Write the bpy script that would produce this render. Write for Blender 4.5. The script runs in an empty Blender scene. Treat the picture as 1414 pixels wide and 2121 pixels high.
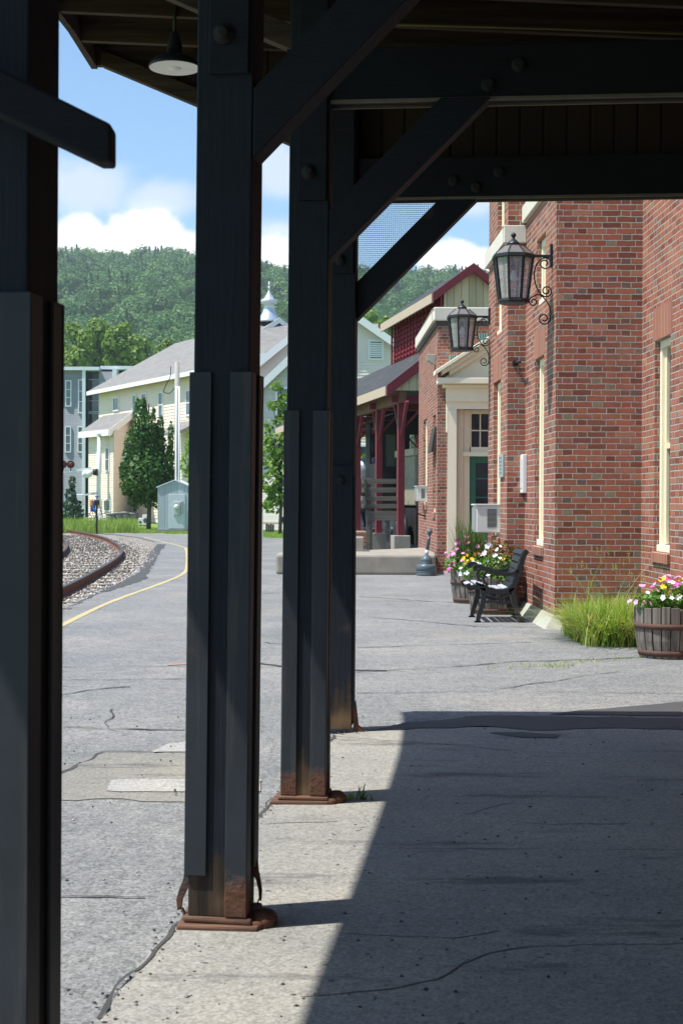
import bpy, bmesh, math, random
import numpy as np
from mathutils import Vector, Matrix, noise as mnoise
R = math.radians
rnd = random.Random(7)
sc = bpy.context.scene
COL = sc.collection
# ------------------------------------------------------------------ camera
EYE = Vector((0, 0, 1.44)); F = 3000.0; CX, CY = 707.0, 1060.5
PITCH, ROLL = -math.atan(20.5 / F), R(0.22)
CAMROT = Matrix.Rotation(R(90) + PITCH, 4, 'X') @ Matrix.Rotation(ROLL, 4, 'Z')
def ray(x, y):
    d = CAMROT.to_3x3() @ Vector(((x - CX) / F, (CY - y) / F, -1.0))
    return d / d.y
def at(x, y, D): return EYE + ray(x, y) * D            # point of the place seen at photo pixel, D metres away
def gnd(x, y, z=0.0):
    d = ray(x, y); return EYE + d * ((z - EYE.z) / d.z)
cam = bpy.data.cameras.new('camera'); camo = bpy.data.objects.new('camera', cam); COL.objects.link(camo)
camo.matrix_world = Matrix.Translation(EYE) @ CAMROT
cam.sensor_fit = 'VERTICAL'; cam.sensor_height = 24.0; cam.lens = F / 2121 * 24.0
cam.clip_end = 5000; cam.clip_start = 0.05
cam.dof.use_dof = True; cam.dof.focus_distance = 14.0; cam.dof.aperture_fstop = 7.0
sc.camera = camo
# ------------------------------------------------------------------ node helper
def mat_new(name):
    m = bpy.data.materials.new(name); m.use_nodes = True
    nt = m.node_tree; nt.nodes.clear(); return m, G(nt)
class G:
    def __init__(s, nt): s.nt = nt
    def n(s, typ, ins=None, out=0, **props):
        nd = s.nt.nodes.new(typ)
        for k, v in props.items(): setattr(nd, k, v)
        for k, v in (ins or {}).items():
            sk = nd.inputs[k]
            if hasattr(v, 'is_output') or isinstance(v, bpy.types.NodeSocket): s.nt.links.new(v, sk)
            else:
                if sk.type == 'RGBA' and len(v) == 3: v = (*v, 1)
                sk.default_value = v
        return nd.outputs[out] if out is not None else nd
    def m(s, op, a, b=0.0, c=0.0, clamp=False):
        return s.n('ShaderNodeMath', {0: a, 1: b, 2: c}, operation=op, use_clamp=clamp)
    def ss(s, v, lo, hi): return s.n('ShaderNodeMapRange', {0: v, 1: lo, 2: hi, 3: 0.0, 4: 1.0}, interpolation_type='SMOOTHSTEP')
    def mix(s, f, a, b, blend='MIX'):
        nd = s.nt.nodes.new('ShaderNodeMix'); nd.data_type = 'RGBA'; nd.blend_type = blend; nd.clamp_factor = True
        for i, v in ((0, f), (6, a), (7, b)):
            if isinstance(v, bpy.types.NodeSocket): s.nt.links.new(v, nd.inputs[i])
            else:
                if i and len(v) == 3: v = (*v, 1)
                nd.inputs[i].default_value = v
        return nd.outputs[2]
    def noise(s, vec, scale, detail=3.0, rough=0.55, out=0, dist=0.0):
        ins = {'Scale': scale, 'Detail': detail, 'Roughness': rough, 'Distortion': dist}
        if vec is not None: ins['Vector'] = vec
        return s.n('ShaderNodeTexNoise', ins, out)
    def ramp(s, f, stops):
        nd = s.nt.nodes.new('ShaderNodeValToRGB'); s.nt.links.new(f, nd.inputs[0])
        el = nd.color_ramp.elements
        while len(el) < len(stops): el.new(0.5)
        for e, (p, c) in zip(el, stops): e.position = p; e.color = (*c, 1) if len(c) == 3 else c
        return nd.outputs[0]
    def pos(s): return s.n('ShaderNodeNewGeometry', out='Position')
    def obj(s): return s.n('ShaderNodeTexCoord', out='Object')
    def sep(s, v): return s.n('ShaderNodeSeparateXYZ', {0: v}, out=None).outputs
    def comb(s, x, y, z): return s.n('ShaderNodeCombineXYZ', {0: x, 1: y, 2: z})
    def vmul(s, v, k): return s.n('ShaderNodeVectorMath', {0: v, 1: k}, operation='MULTIPLY')
    def bump(s, h, st=0.3, dist=0.01): return s.n('ShaderNodeBump', {'Height': h, 'Strength': st, 'Distance': dist})
    def pbsdf(s, col, rough=0.7, metal=0.0, nrm=None, spec=0.4, **kw):
        ins = {'Base Color': col, 'Roughness': rough, 'Metallic': metal, 'Specular IOR Level': spec}
        if nrm is not None: ins['Normal'] = nrm
        ins.update(kw)
        return s.n('ShaderNodeBsdfPrincipled', ins)
    def done(s, sh): s.n('ShaderNodeOutputMaterial', {0: sh}, out=None)
def simple(name, col, rough=0.6, metal=0.0, var=0.12, scale=6.0, bump=0.1, bscale=60.0, spec=0.4, dirt=None):
    m, g = mat_new(name); o = g.obj()
    n1 = g.noise(o, scale, 5.0); k = g.m('MULTIPLY_ADD', n1, 2 * var, 1 - var)
    c = g.mix(1.0, col, g.comb(k, k, k), 'MULTIPLY')
    if dirt: c = g.mix(g.ss(g.noise(o, scale * .7, 6.0, .65), .5, .72), c, dirt)
    r = g.m('MULTIPLY_ADD', g.noise(o, scale * 3), .2, rough - .1)
    g.done(g.pbsdf(c, r, metal, g.bump(g.noise(o, bscale, 4.0), bump, .01), spec)); return m
# ------------------------------------------------------------------ materials
def make_brick():
    m, g = mat_new('brick'); 
    geo = g.n('ShaderNodeNewGeometry', out=None); P = geo.outputs['Position']; N = geo.outputs['True Normal']
    T = g.n('ShaderNodeVectorMath', {0: N, 1: (0, 0, 1)}, operation='CROSS_PRODUCT')
    u = g.n('ShaderNodeVectorMath', {0: P, 1: T}, out=1, operation='DOT_PRODUCT')
    wob = g.noise(P, 7.0, 2.0, out=1)
    w = g.sep(wob)
    u = g.m('ADD', u, g.m('MULTIPLY_ADD', w[0], .016, -.008))
    z = g.m('ADD', g.sep(P)[2], g.m('MULTIPLY_ADD', w[1], .014, -.007))
    h, p = .0685, .333
    vz = g.m('DIVIDE', z, h); row = g.m('FLOOR', vz); fv = g.m('FRACT', vz)
    par = g.m('FLOORED_MODULO', row, 2.0)
    jit = g.n('ShaderNodeTexWhiteNoise', {'W': row}, 0, noise_dimensions='1D')
    uu = g.m('ADD', g.m('DIVIDE', u, p), g.m('ADD', g.m('MULTIPLY', par, .5), g.m('MULTIPLY', jit, .06)))
    cell = g.m('FLOOR', uu); t = g.m('FRACT', uu)
    hd = g.m('GREATER_THAN', t, .665)
    du = g.m('MULTIPLY', g.m('MINIMUM', g.m('MINIMUM', t, g.m('SUBTRACT', 1.0, t)), g.m('ABSOLUTE', g.m('SUBTRACT', t, .665))), p)
    dv = g.m('MULTIPLY', g.m('MINIMUM', fv, g.m('SUBTRACT', 1.0, fv)), h)
    d = g.m('MINIMUM', du, dv)
    d = g.m('ADD', d, g.m('ADD', g.m('MULTIPLY_ADD', g.noise(P, 90.0, 3.0), .007, -.0035), g.m('MULTIPLY_ADD', g.noise(P, 24.0, 3.0), .009, -.0045)))
    face = g.ss(d, .0042, .0085)
    idv = g.comb(g.m('ADD', g.m('MULTIPLY', cell, 2.0), hd), row, 0.0)
    wn = g.n('ShaderNodeTexWhiteNoise', {'Vector': idv}, None, noise_dimensions='3D')
    r1 = wn.outputs[0]; rs = g.sep(wn.outputs[1])
    red = g.ramp(r1, [(0, (.165, .057, .040)), (.3, (.32, .102, .063)), (.55, (.375, .132, .080)), (.8, (.26, .09, .063)), (1, (.43, .195, .118))])
    odd = g.ramp(rs[1], [(0, (.19, .155, .15)), (.4, (.25, .21, .13)), (.7, (.16, .10, .085)), (1, (.20, .085, .07))])
    isodd = g.m('MAXIMUM', g.m('MULTIPLY', hd, g.m('GREATER_THAN', rs[0], .72)), g.m('GREATER_THAN', rs[0], .985))
    bc = g.mix(isodd, red, odd)
    k = g.m('MULTIPLY_ADD', g.noise(P, 55.0, 4.0, .65), .6, .68)
    bc = g.mix(1.0, bc, g.comb(k, k, k), 'MULTIPLY')
    bc = g.mix(g.m('MULTIPLY', g.ss(g.noise(P, 1.3, 5.0), .5, .8), .35), bc, (.34, .2, .16))
    st_ = g.ss(g.noise(g.vmul(P, (2.5, 2.5, .35)), 1.0, 6.0, .65), .5, .72); bc = g.mix(g.m('MULTIPLY', st_, .38), bc, (.13, .07, .055))
    dr_ = g.m('MULTIPLY_ADD', g.noise(P, .45, 5.0, .6), .55, .74); bc = g.mix(1.0, bc, g.comb(dr_, dr_, dr_), 'MULTIPLY')
    mort = g.mix(g.noise(P, 30.0, 4.0), (.3, .26, .22), (.52, .48, .42))
    c = g.mix(face, mort, bc)
    hgt = g.m('ADD', g.m('MULTIPLY', face, 1.0), g.m('MULTIPLY', g.noise(P, 70.0, 5.0), .35))
    hgt = g.m('ADD', hgt, g.m('MULTIPLY', rs[2], .25))
    g.done(g.pbsdf(c, .88, 0, g.bump(hgt, 1.0, .012), .2)); return m
def make_soldier():
    m, g = mat_new('soldier_brick'); geo = g.n('ShaderNodeNewGeometry', out=None); P = geo.outputs['Position']; N = geo.outputs['True Normal']
    T = g.n('ShaderNodeVectorMath', {0: N, 1: (0, 0, 1)}, operation='CROSS_PRODUCT')
    u = g.n('ShaderNodeVectorMath', {0: P, 1: T}, out=1, operation='DOT_PRODUCT')
    k = g.m('DIVIDE', u, .0685); f = g.m('FRACT', k)
    d = g.m('MINIMUM', f, g.m('SUBTRACT', 1.0, f)); face = g.ss(d, .06, .13)
    wn = g.n('ShaderNodeTexWhiteNoise', {'W': g.m('FLOOR', k)}, 0, noise_dimensions='1D')
    red = g.ramp(wn, [(0, (.22, .07, .045)), (.5, (.36, .115, .068)), (1, (.42, .17, .10))])
    c = g.mix(face, (.42, .37, .3), g.mix(g.noise(P, 30.0), red, (.30, .11, .075)))
    g.done(g.pbsdf(c, .88, 0, g.bump(g.m('ADD', face, g.noise(P, 60.0)), .6, .006), .2)); return m
def make_asphalt():
    m, g = mat_new('asphalt'); P = g.pos()
    sp = g.noise(P, 160.0, 2.0, .7); md = g.noise(P, 34.0, 4.0, .7); lg = g.noise(P, .55, 6.0, .6); ml = g.noise(P, 3.5, 5.0, .6)
    vor = g.n('ShaderNodeTexVoronoi', {'Vector': P, 'Scale': 95.0}, None)
    st = g.sep(g.n('ShaderNodeTexWhiteNoise', {'Vector': vor.outputs['Color']}, 1, noise_dimensions='3D'))[0]
    base = g.ramp(lg, [(.3, (.178, .184, .182)), (.5, (.212, .214, .209)), (.7, (.268, .259, .240))])
    c = g.mix(g.ss(ml, .35, .75), base, g.mix(1.0, base, (.82, .84, .86), 'MULTIPLY'))
    k = g.m('ADD', g.m('MULTIPLY', st, .7), g.m('MULTIPLY', md, 1.3)); m2 = g.noise(P, 11.0, 3.0, .7); k = g.m('ADD', k, g.m('MULTIPLY_ADD', m2, .9, -.45))
    c = g.mix(1.0, c, g.comb(k, k, k), 'MULTIPLY')
    c = g.mix(g.m('MULTIPLY', g.ss(sp, .6, .7), .7), c, (.55, .55, .54))
    c = g.mix(g.m('MULTIPLY', g.ss(g.noise(P, 48.0, 2.0), .66, .72), .6), c, (.06, .065, .07))
    # transverse dark seams and streaks running across the platform
    sx = g.vmul(P, (.16, 1.9, 0)); sk = g.noise(sx, 1.0, 5.0, .6)
    c = g.mix(g.m('MULTIPLY', g.ss(sk, .6, .72), .35), c, (.13, .135, .14))
    rust = g.m('MULTIPLY', g.ss(g.noise(g.vmul(P, (.5, .3, 0)), 1.2, 4.0), .56, .72), .3)
    c = g.mix(rust, c, (.34, .29, .22))
    hg = g.m('ADD', g.m('MULTIPLY', st, .6), md)
    g.done(g.pbsdf(c, .85, 0, g.bump(hg, .55, .006), .25)); return m
def make_slab(nm='worn_concrete', k0=1.0, tn=(1, 1, 1)):
    m, g = mat_new(nm); P = g.pos()
    md = g.noise(P, 40.0, 5.0, .7); lg = g.noise(P, .9, 6.0, .62); 
    vor = g.n('ShaderNodeTexVoronoi', {'Vector': P, 'Scale': 120.0}, None)
    st = g.sep(vor.outputs['Color'])[0]
    c = g.ramp(lg, [(.3, (.225, .225, .212)), (.5, (.28, .27, .243)), (.68, (.325, .305, .262))])
    k = g.m('ADD', g.m('MULTIPLY', st, .5), g.m('MULTIPLY_ADD', md, .9, .3))
    c = g.mix(1.0, c, g.comb(k, k, k), 'MULTIPLY')
    c = g.mix(1.0, c, (k0 * tn[0], k0 * tn[1], k0 * tn[2]), 'MULTIPLY')
    # pits and tar specks
    v2 = g.n('ShaderNodeTexVoronoi', {'Vector': P, 'Scale': 9.0, 'Randomness': 1.0}, None)
    v2r = g.sep(v2.outputs['Color'])
    spot = g.m('MULTIPLY', g.m('LESS_THAN', g.m('ADD', v2.outputs['Distance'], g.m('MULTIPLY', g.noise(P, 60.0), .12)), .16), g.m('GREATER_THAN', v2r[0], .55))
    c = g.mix(g.m('MULTIPLY', spot, .8), c, (.07, .07, .075))
    v3 = g.ss(g.noise(g.vmul(P, (1, 1.4, 0)), 30.0, 3.0, .6), .63, .7)
    zone = g.ss(g.noise(g.vmul(P, (.35, 1.3, 0)), 1.1, 4.0), .46, .6)
    c = g.mix(g.m('MULTIPLY', g.m('MULTIPLY', v3, zone), .95), c, (.04, .042, .045))
    stain = g.ss(g.noise(g.vmul(P, (.5, 2.2, 0)), 1.3, 7.0, .7), .55, .66)
    c = g.mix(g.m('MULTIPLY', stain, .72), c, (.09, .09, .09))
    hg = g.m('SUBTRACT', g.m('ADD', md, g.m('MULTIPLY', st, .5)), g.m('MULTIPLY', spot, 1.5))
    g.done(g.pbsdf(c, .82, 0, g.bump(hg, .4, .006), .25)); return m
def make_wood(name, dark, light, axis=2, paint=None, wear=.6, rough=.75):
    """weathered timber: grain runs along the object's given axis; paint leaves worn patches of bare wood"""
    m, g = mat_new(name); P = g.obj()
    sc_ = [26.0, 26.0, 26.0]; sc_[axis] = 1.1
    gr = g.noise(g.vmul(P, tuple(sc_)), 1.0, 6.0, .65); fine = g.noise(g.vmul(P, tuple(x * 4 for x in sc_)), 1.0, 3.0)
    c = g.mix(g.ss(gr, .3, .7), dark, light)
    c = g.mix(g.m('MULTIPLY', fine, .5), c, dark)
    if paint is not None:
        wr = g.ss(g.m('ADD', g.m('MULTIPLY', g.noise(P, 2.2, 6.0, .7), .75), g.m('MULTIPLY', gr, .3)), wear, wear + .1)
        pv = g.m('MULTIPLY_ADD', g.noise(P, 9.0, 5.0), .7, .65)
        if axis == 2: lw = g.n('ShaderNodeMapRange', {0: g.sep(g.pos())[2], 1: .42, 2: .03, 3: 0.0, 4: .46}); wr = g.ss(g.m('ADD', lw, g.m('ADD', g.m('MULTIPLY', g.noise(P, 2.2, 6.0, .7), .75), g.m('MULTIPLY', gr, .3))), wear, wear + .12); c = g.mix(g.m('MULTIPLY', g.m('MULTIPLY', g.ss(lw, .15, .45), g.ss(g.noise(P, 1.7, 3.0), .45, .6)), .75), c, (.26, .15, .075))
        c = g.mix(wr, g.mix(1.0, paint, g.comb(pv, pv, pv), 'MULTIPLY'), c)
    g.done(g.pbsdf(c, rough, 0, g.bump(g.m('ADD', gr, g.m('MULTIPLY', fine, .4)), .5, .006), .3)); return m
def make_steel_rust():
    m, g = mat_new('black_steel'); P = g.obj(); zz = g.sep(g.pos())[2]
    n1 = g.noise(P, 9.0, 6.0, .65)
    low = g.n('ShaderNodeMapRange', {0: zz, 1: .30, 2: .02, 3: 0.0, 4: .75})
    rm = g.ss(g.m('ADD', low, g.m('MULTIPLY', n1, .75)), .66, .9)
    pv = g.m('MULTIPLY_ADD', g.noise(P, 5.0, 5.0), .8, .6)
    pc = g.mix(1.0, (.029, .034, .042), g.comb(pv, pv, pv), 'MULTIPLY')
    sk = g.noise(g.vmul(P, (30, 30, 1.2)), 1.0, 5.0, .6); pc = g.mix(g.m('MULTIPLY', g.ss(sk, .52, .7), .6), pc, (.075, .066, .058))
    pc = g.mix(g.ss(g.noise(P, 3.0, 7.0, .75), .62, .7), pc, (.055, .045, .04))
    rc = g.mix(g.noise(P, 40.0, 5.0), (.04, .02, .014), (.20, .088, .05))
    c = g.mix(rm, pc, rc)
    hb = g.m('ADD', g.m('MULTIPLY', g.noise(P, 60.0, 5.0), g.m('MULTIPLY_ADD', rm, .9, .12)), g.m('MULTIPLY', rm, .3))
    g.done(g.pbsdf(c, g.m('MULTIPLY_ADD', rm, .3, .58), 0, g.bump(hb, .7, .006), .35)); return m
def make_leaf(name, dark, light, trans=.3, yellow=None, ns=.35, rw=.6, tint=False):
    m, g = mat_new(name); geo = g.n('ShaderNodeNewGeometry', out=None)
    ri = geo.outputs['Random Per Island']; P = geo.outputs['Position']
    f = g.m('ADD', g.m('MULTIPLY', ri, rw), g.m('MULTIPLY_ADD', g.noise(P, ns, 4.0), 1.1, -.35), clamp=True)
    if tint: tn = g.n('ShaderNodeAttribute', out=2, attribute_name='tint'); f = g.m('ADD', g.m('MULTIPLY', f, .45), g.m('MULTIPLY', tn, .6), clamp=True)
    c = g.mix(f, dark, light)
    if yellow: c = g.mix(g.m('GREATER_THAN', ri, .9), c, yellow)
    d = g.pbsdf(c, .55, 0, None, .3); t = g.n('ShaderNodeBsdfTranslucent', {0: g.mix(1.0, c, (1.15, 1.25, .6), 'MULTIPLY')})
    g.done(g.n('ShaderNodeMixShader', {0: trans, 1: d, 2: t})); return m
def make_siding(name, col, board=.16, shade=(.5, .5, .5)):
    m, g = mat_new(name); P = g.pos(); z = g.m('DIVIDE', g.sep(P)[2], board); f = g.m('FRACT', z)
    wn = g.n('ShaderNodeTexWhiteNoise', {'W': g.m('FLOOR', z)}, 0, noise_dimensions='1D')
    k = g.m('ADD', g.m('MULTIPLY_ADD', wn, .08, .9), g.m('MULTIPLY_ADD', g.noise(P, .8, 4.0), .16, -.07))
    c = g.mix(1.0, col, g.comb(k, k, k), 'MULTIPLY')
    g.done(g.pbsdf(c, .65, 0, g.bump(g.m('SUBTRACT', 1.0, f), 1.0, board * .35), .3)); return m
def make_vboards(name, col, w=.12, gap=(.1, .1, .1)):
    m, g = mat_new(name); geo = g.n('ShaderNodeNewGeometry', out=None); P = geo.outputs['Position']
    T = g.n('ShaderNodeVectorMath', {0: geo.outputs['True Normal'], 1: (0, 0, 1)}, operation='CROSS_PRODUCT')
    u = g.m('DIVIDE', g.n('ShaderNodeVectorMath', {0: P, 1: T}, out=1, operation='DOT_PRODUCT'), w)
    f = g.m('FRACT', u); e = g.m('MINIMUM', f, g.m('SUBTRACT', 1.0, f))
    wn = g.n('ShaderNodeTexWhiteNoise', {'W': g.m('FLOOR', u)}, 0, noise_dimensions='1D')
    gr = g.noise(g.vmul(P, (22, 22, 1.5)), 1.0, 5.0)
    k = g.m('ADD', g.m('MULTIPLY_ADD', wn, .3, .72), g.m('MULTIPLY_ADD', gr, .3, -.15))
    c = g.mix(1.0, col, g.comb(k, k, k), 'MULTIPLY')
    c = g.mix(g.ss(e, .07, .02), c, gap)
    g.done(g.pbsdf(c, .75, 0, g.bump(g.m('ADD', g.ss(e, .02, .09), g.m('MULTIPLY', gr, .2)), .8, .008), .25)); return m
def make_roof(name, a, b):
    m, g = mat_new(name); P = g.pos()
    n1 = g.noise(P, 1.2, 5.0); n2 = g.n('ShaderNodeTexWhiteNoise', {'Vector': g.n('ShaderNodeVectorMath', {0: g.vmul(P, (3.0, 3.0, 7.0))}, operation='FLOOR')}, 0, noise_dimensions='3D')
    c = g.mix(g.m('MULTIPLY_ADD', n2, .5, g.m('MULTIPLY', n1, .5)), a, b)
    g.done(g.pbsdf(c, .85, 0, g.bump(n2, .3, .02), .2)); return m
def make_glass(name, col, rough=.06):
    m, g = mat_new(name); o = g.pos()
    c = g.mix(g.ss(g.noise(o, .9, 3.0), .4, .65), col, tuple(x * 2.2 + .01 for x in col))
    g.done(g.pbsdf(c, rough, 0, g.bump(g.noise(o, 1.5), .08, .02), .8)); return m
M = {}
M['brick'] = make_brick(); M['soldier'] = make_soldier(); M['asphalt'] = make_asphalt(); M['slab'] = make_slab()
M['post_wood'] = make_wood('post_timber', (.016, .011, .008), (.075, .05, .034), 2, (.011, .015, .022), .62)
M['beam_wood'] = make_wood('beam_timber', (.018, .012, .009), (.085, .055, .036), 0, (.007, .009, .013), .70)
M['brace_wood'] = make_wood('brace_timber', (.03, .019, .013), (.10, .068, .047), 0, (.009, .011, .017), .62)
M['joist_wood'] = make_wood('old_joist_wood', (.02, .013, .009), (.085, .053, .034), 0)
M['deck_wood'] = make_wood('roof_boards', (.03, .02, .014), (.10, .064, .04), 1)
M['plank'] = make_vboards('dark_planks', (.038, .024, .016), .145, (.008, .006, .005))
M['steel'] = make_steel_rust()
M['rotten'] = make_wood('rotten_base_wood', (.05, .028, .02), (.25, .13, .08), 0)
M['cream'] = simple('cream_paint', (.87, .79, .60), .5, var=.06, bump=.05)
M['cream_dk'] = simple('cream_paint_old', (.78, .69, .48), .5, var=.08, bump=.05)
M['stone'] = simple('limestone_band', (.66, .61, .52), .8, var=.12, scale=3, bump=.2)
M['concrete'] = simple('old_concrete', (.31, .28, .235), .85, var=.25, scale=3.5, bump=.4, dirt=(.26, .22, .17))
M['iron'] = simple('black_iron', (.018, .02, .023), .45, .2, var=.3, bump=.25, bscale=40)
M['bench_iron'] = simple('bench_cast_iron', (.016, .017, .02), .42, .1, var=.25, bump=.3, bscale=50, spec=.5)
M['slat'] = simple('worn_grey_slat', (.42, .43, .46), .55, var=.2)
M['white'] = simple('white_paint', (.78, .78, .77), .5, var=.05, bump=.04)
M['ac'] = simple('air_conditioner_metal', (.62, .62, .6), .5, var=.06, bump=.03)
M['dark'] = simple('dark_gap', (.012, .012, .013), .8)
M['green_door'] = simple('green_door_paint', (.035, .15, .105), .4, var=.15, bump=.05)
M['pane'] = make_glass('window_glass', (.018, .022, .026))
M['pane_far'] = make_glass('far_window_glass', (.04, .055, .07))
M['maroon'] = simple('maroon_paint', (.17, .022, .032), .55, var=.15)
M['red_louvre'] = simple('red_louvre_paint', (.26, .03, .042), .6, var=.15)
M['shed_roof'] = make_roof('shed_shingle', (.034, .036, .039), (.08, .082, .085))
M['grey_roof'] = make_roof('grey_shingle', (.175, .168, .158), (.275, .265, .248))
M['cream_plain'] = simple('cream_clapboard', (.80, .68, .57), .6, var=.06, scale=1.0, bump=.05); M['grey_plain'] = simple('pale_clapboard', (.80, .70, .64), .6, var=.06, scale=1.0, bump=.05)
M['siding'] = make_siding('cream_siding', (.79, .67, .56), .2)
M['siding2'] = make_siding('pale_grey_siding', (.76, .70, .62), .14)
M['grey_block'] = make_siding('grey_block_cladding', (.28, .295, .32), .2)
M['cream_boards'] = make_vboards('cream_board_siding', (.60, .55, .34), .2, (.3, .27, .15))
M['yellow_boards'] = make_vboards('yellow_board_siding', (.75, .50, .05), .2, (.4, .25, .02))
M['white_metal'] = simple('white_trim_metal', (.70, .74, .78), .45, var=.05)
M['shed_metal'] = make_vboards('galvanised_panel', (.52, .58, .62), .3, (.34, .38, .42))
M['pole_wood'] = simple('grey_pole_wood', (.36, .34, .31), .8, var=.2, bump=.4)
M['grey_wood'] = make_wood('silvered_timber', (.07, .063, .053), (.17, .152, .127), 0)
M['barrel'] = make_wood('barrel_staves', (.10, .085, .07), (.32, .28, .24), 2)
M['hoop'] = simple('rusty_hoop', (.10, .05, .035), .75, var=.4, bump=.4)
M['soil'] = simple('soil', (.05, .035, .025), .95)
M['butt'] = simple('grey_green_plastic', (.085, .115, .135), .35, var=.12, bump=.05)
M['blade'] = make_leaf('grass_blade', (.14, .25, .035), (.40, .50, .11), .4, (.62, .52, .26))
M['dead_blade'] = make_leaf('dead_grass_blade', (.36, .27, .12), (.62, .50, .26), .3)
M['petunia'] = make_leaf('petunia_leaf', (.06, .15, .02), (.20, .36, .06), .3)
M['thin_leaf'] = make_leaf('spiky_leaf', (.05, .11, .03), (.14, .22, .06), .3)
M['bronze'] = make_leaf('bronze_leaf', (.09, .045, .02), (.26, .17, .05), .25)
M['maple'] = make_leaf('maple_leaf', (.022, .075, .014), (.095, .205, .04), .25)
M['young'] = make_leaf('young_tree_leaf', (.09, .19, .03), (.27, .40, .08), .35)
M['spruce'] = make_leaf('spruce_needle', (.02, .06, .03), (.05, .11, .06), .15)
M['forest'] = make_leaf('forest_leaf', (.030, .108, .034), (.135, .265, .064), .3, ns=.10, rw=.15, tint=True)
M['bright'] = make_leaf('bright_leaf', (.11, .20, .035), (.29, .41, .09), .35, ns=.2, rw=.3)
M['meadow'] = make_leaf('meadow_grass', (.14, .24, .04), (.32, .42, .10), .35)
M['bark'] = simple('bark', (.09, .07, .055), .9, var=.3, bump=.8, bscale=25)
for nm, c in (('pink', (.75, .09, .42)), ('palepink', (.80, .32, .55)), ('yellow', (.85, .52, .02)), ('petalwhite', (.80, .79, .80)), ('coral', (.72, .22, .22))):
    M[nm] = simple(nm + '_petal', c, .6, var=.12, bump=0)
def lantern_glass():
    m, g = mat_new('old_lantern_glass'); o = g.obj()
    t = g.n('ShaderNodeBsdfTransparent', {0: (.93, .93, .96, 1)})
    gl = g.n('ShaderNodeBsdfGlossy', {0: (.8, .85, .9, 1), 1: .12})
    df = g.n('ShaderNodeBsdfDiffuse', {0: (.7, .7, .72, 1)})
    a = g.n('ShaderNodeMixShader', {0: .14, 1: t, 2: gl})
    g.done(g.n('ShaderNodeMixShader', {0: g.m('MULTIPLY_ADD', g.noise(o, 9.0, 4.0),   .4, .08), 1: a, 2: df})); return m
M['lglass'] = lantern_glass()
M['bulb'] = simple('white_bulb', (.85, .85, .85), .2, var=.02, bump=0)
M['zinc'] = simple('weathered_copper_lid', (.16, .15, .14), .5, .35, var=.35, bump=.3)
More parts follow.
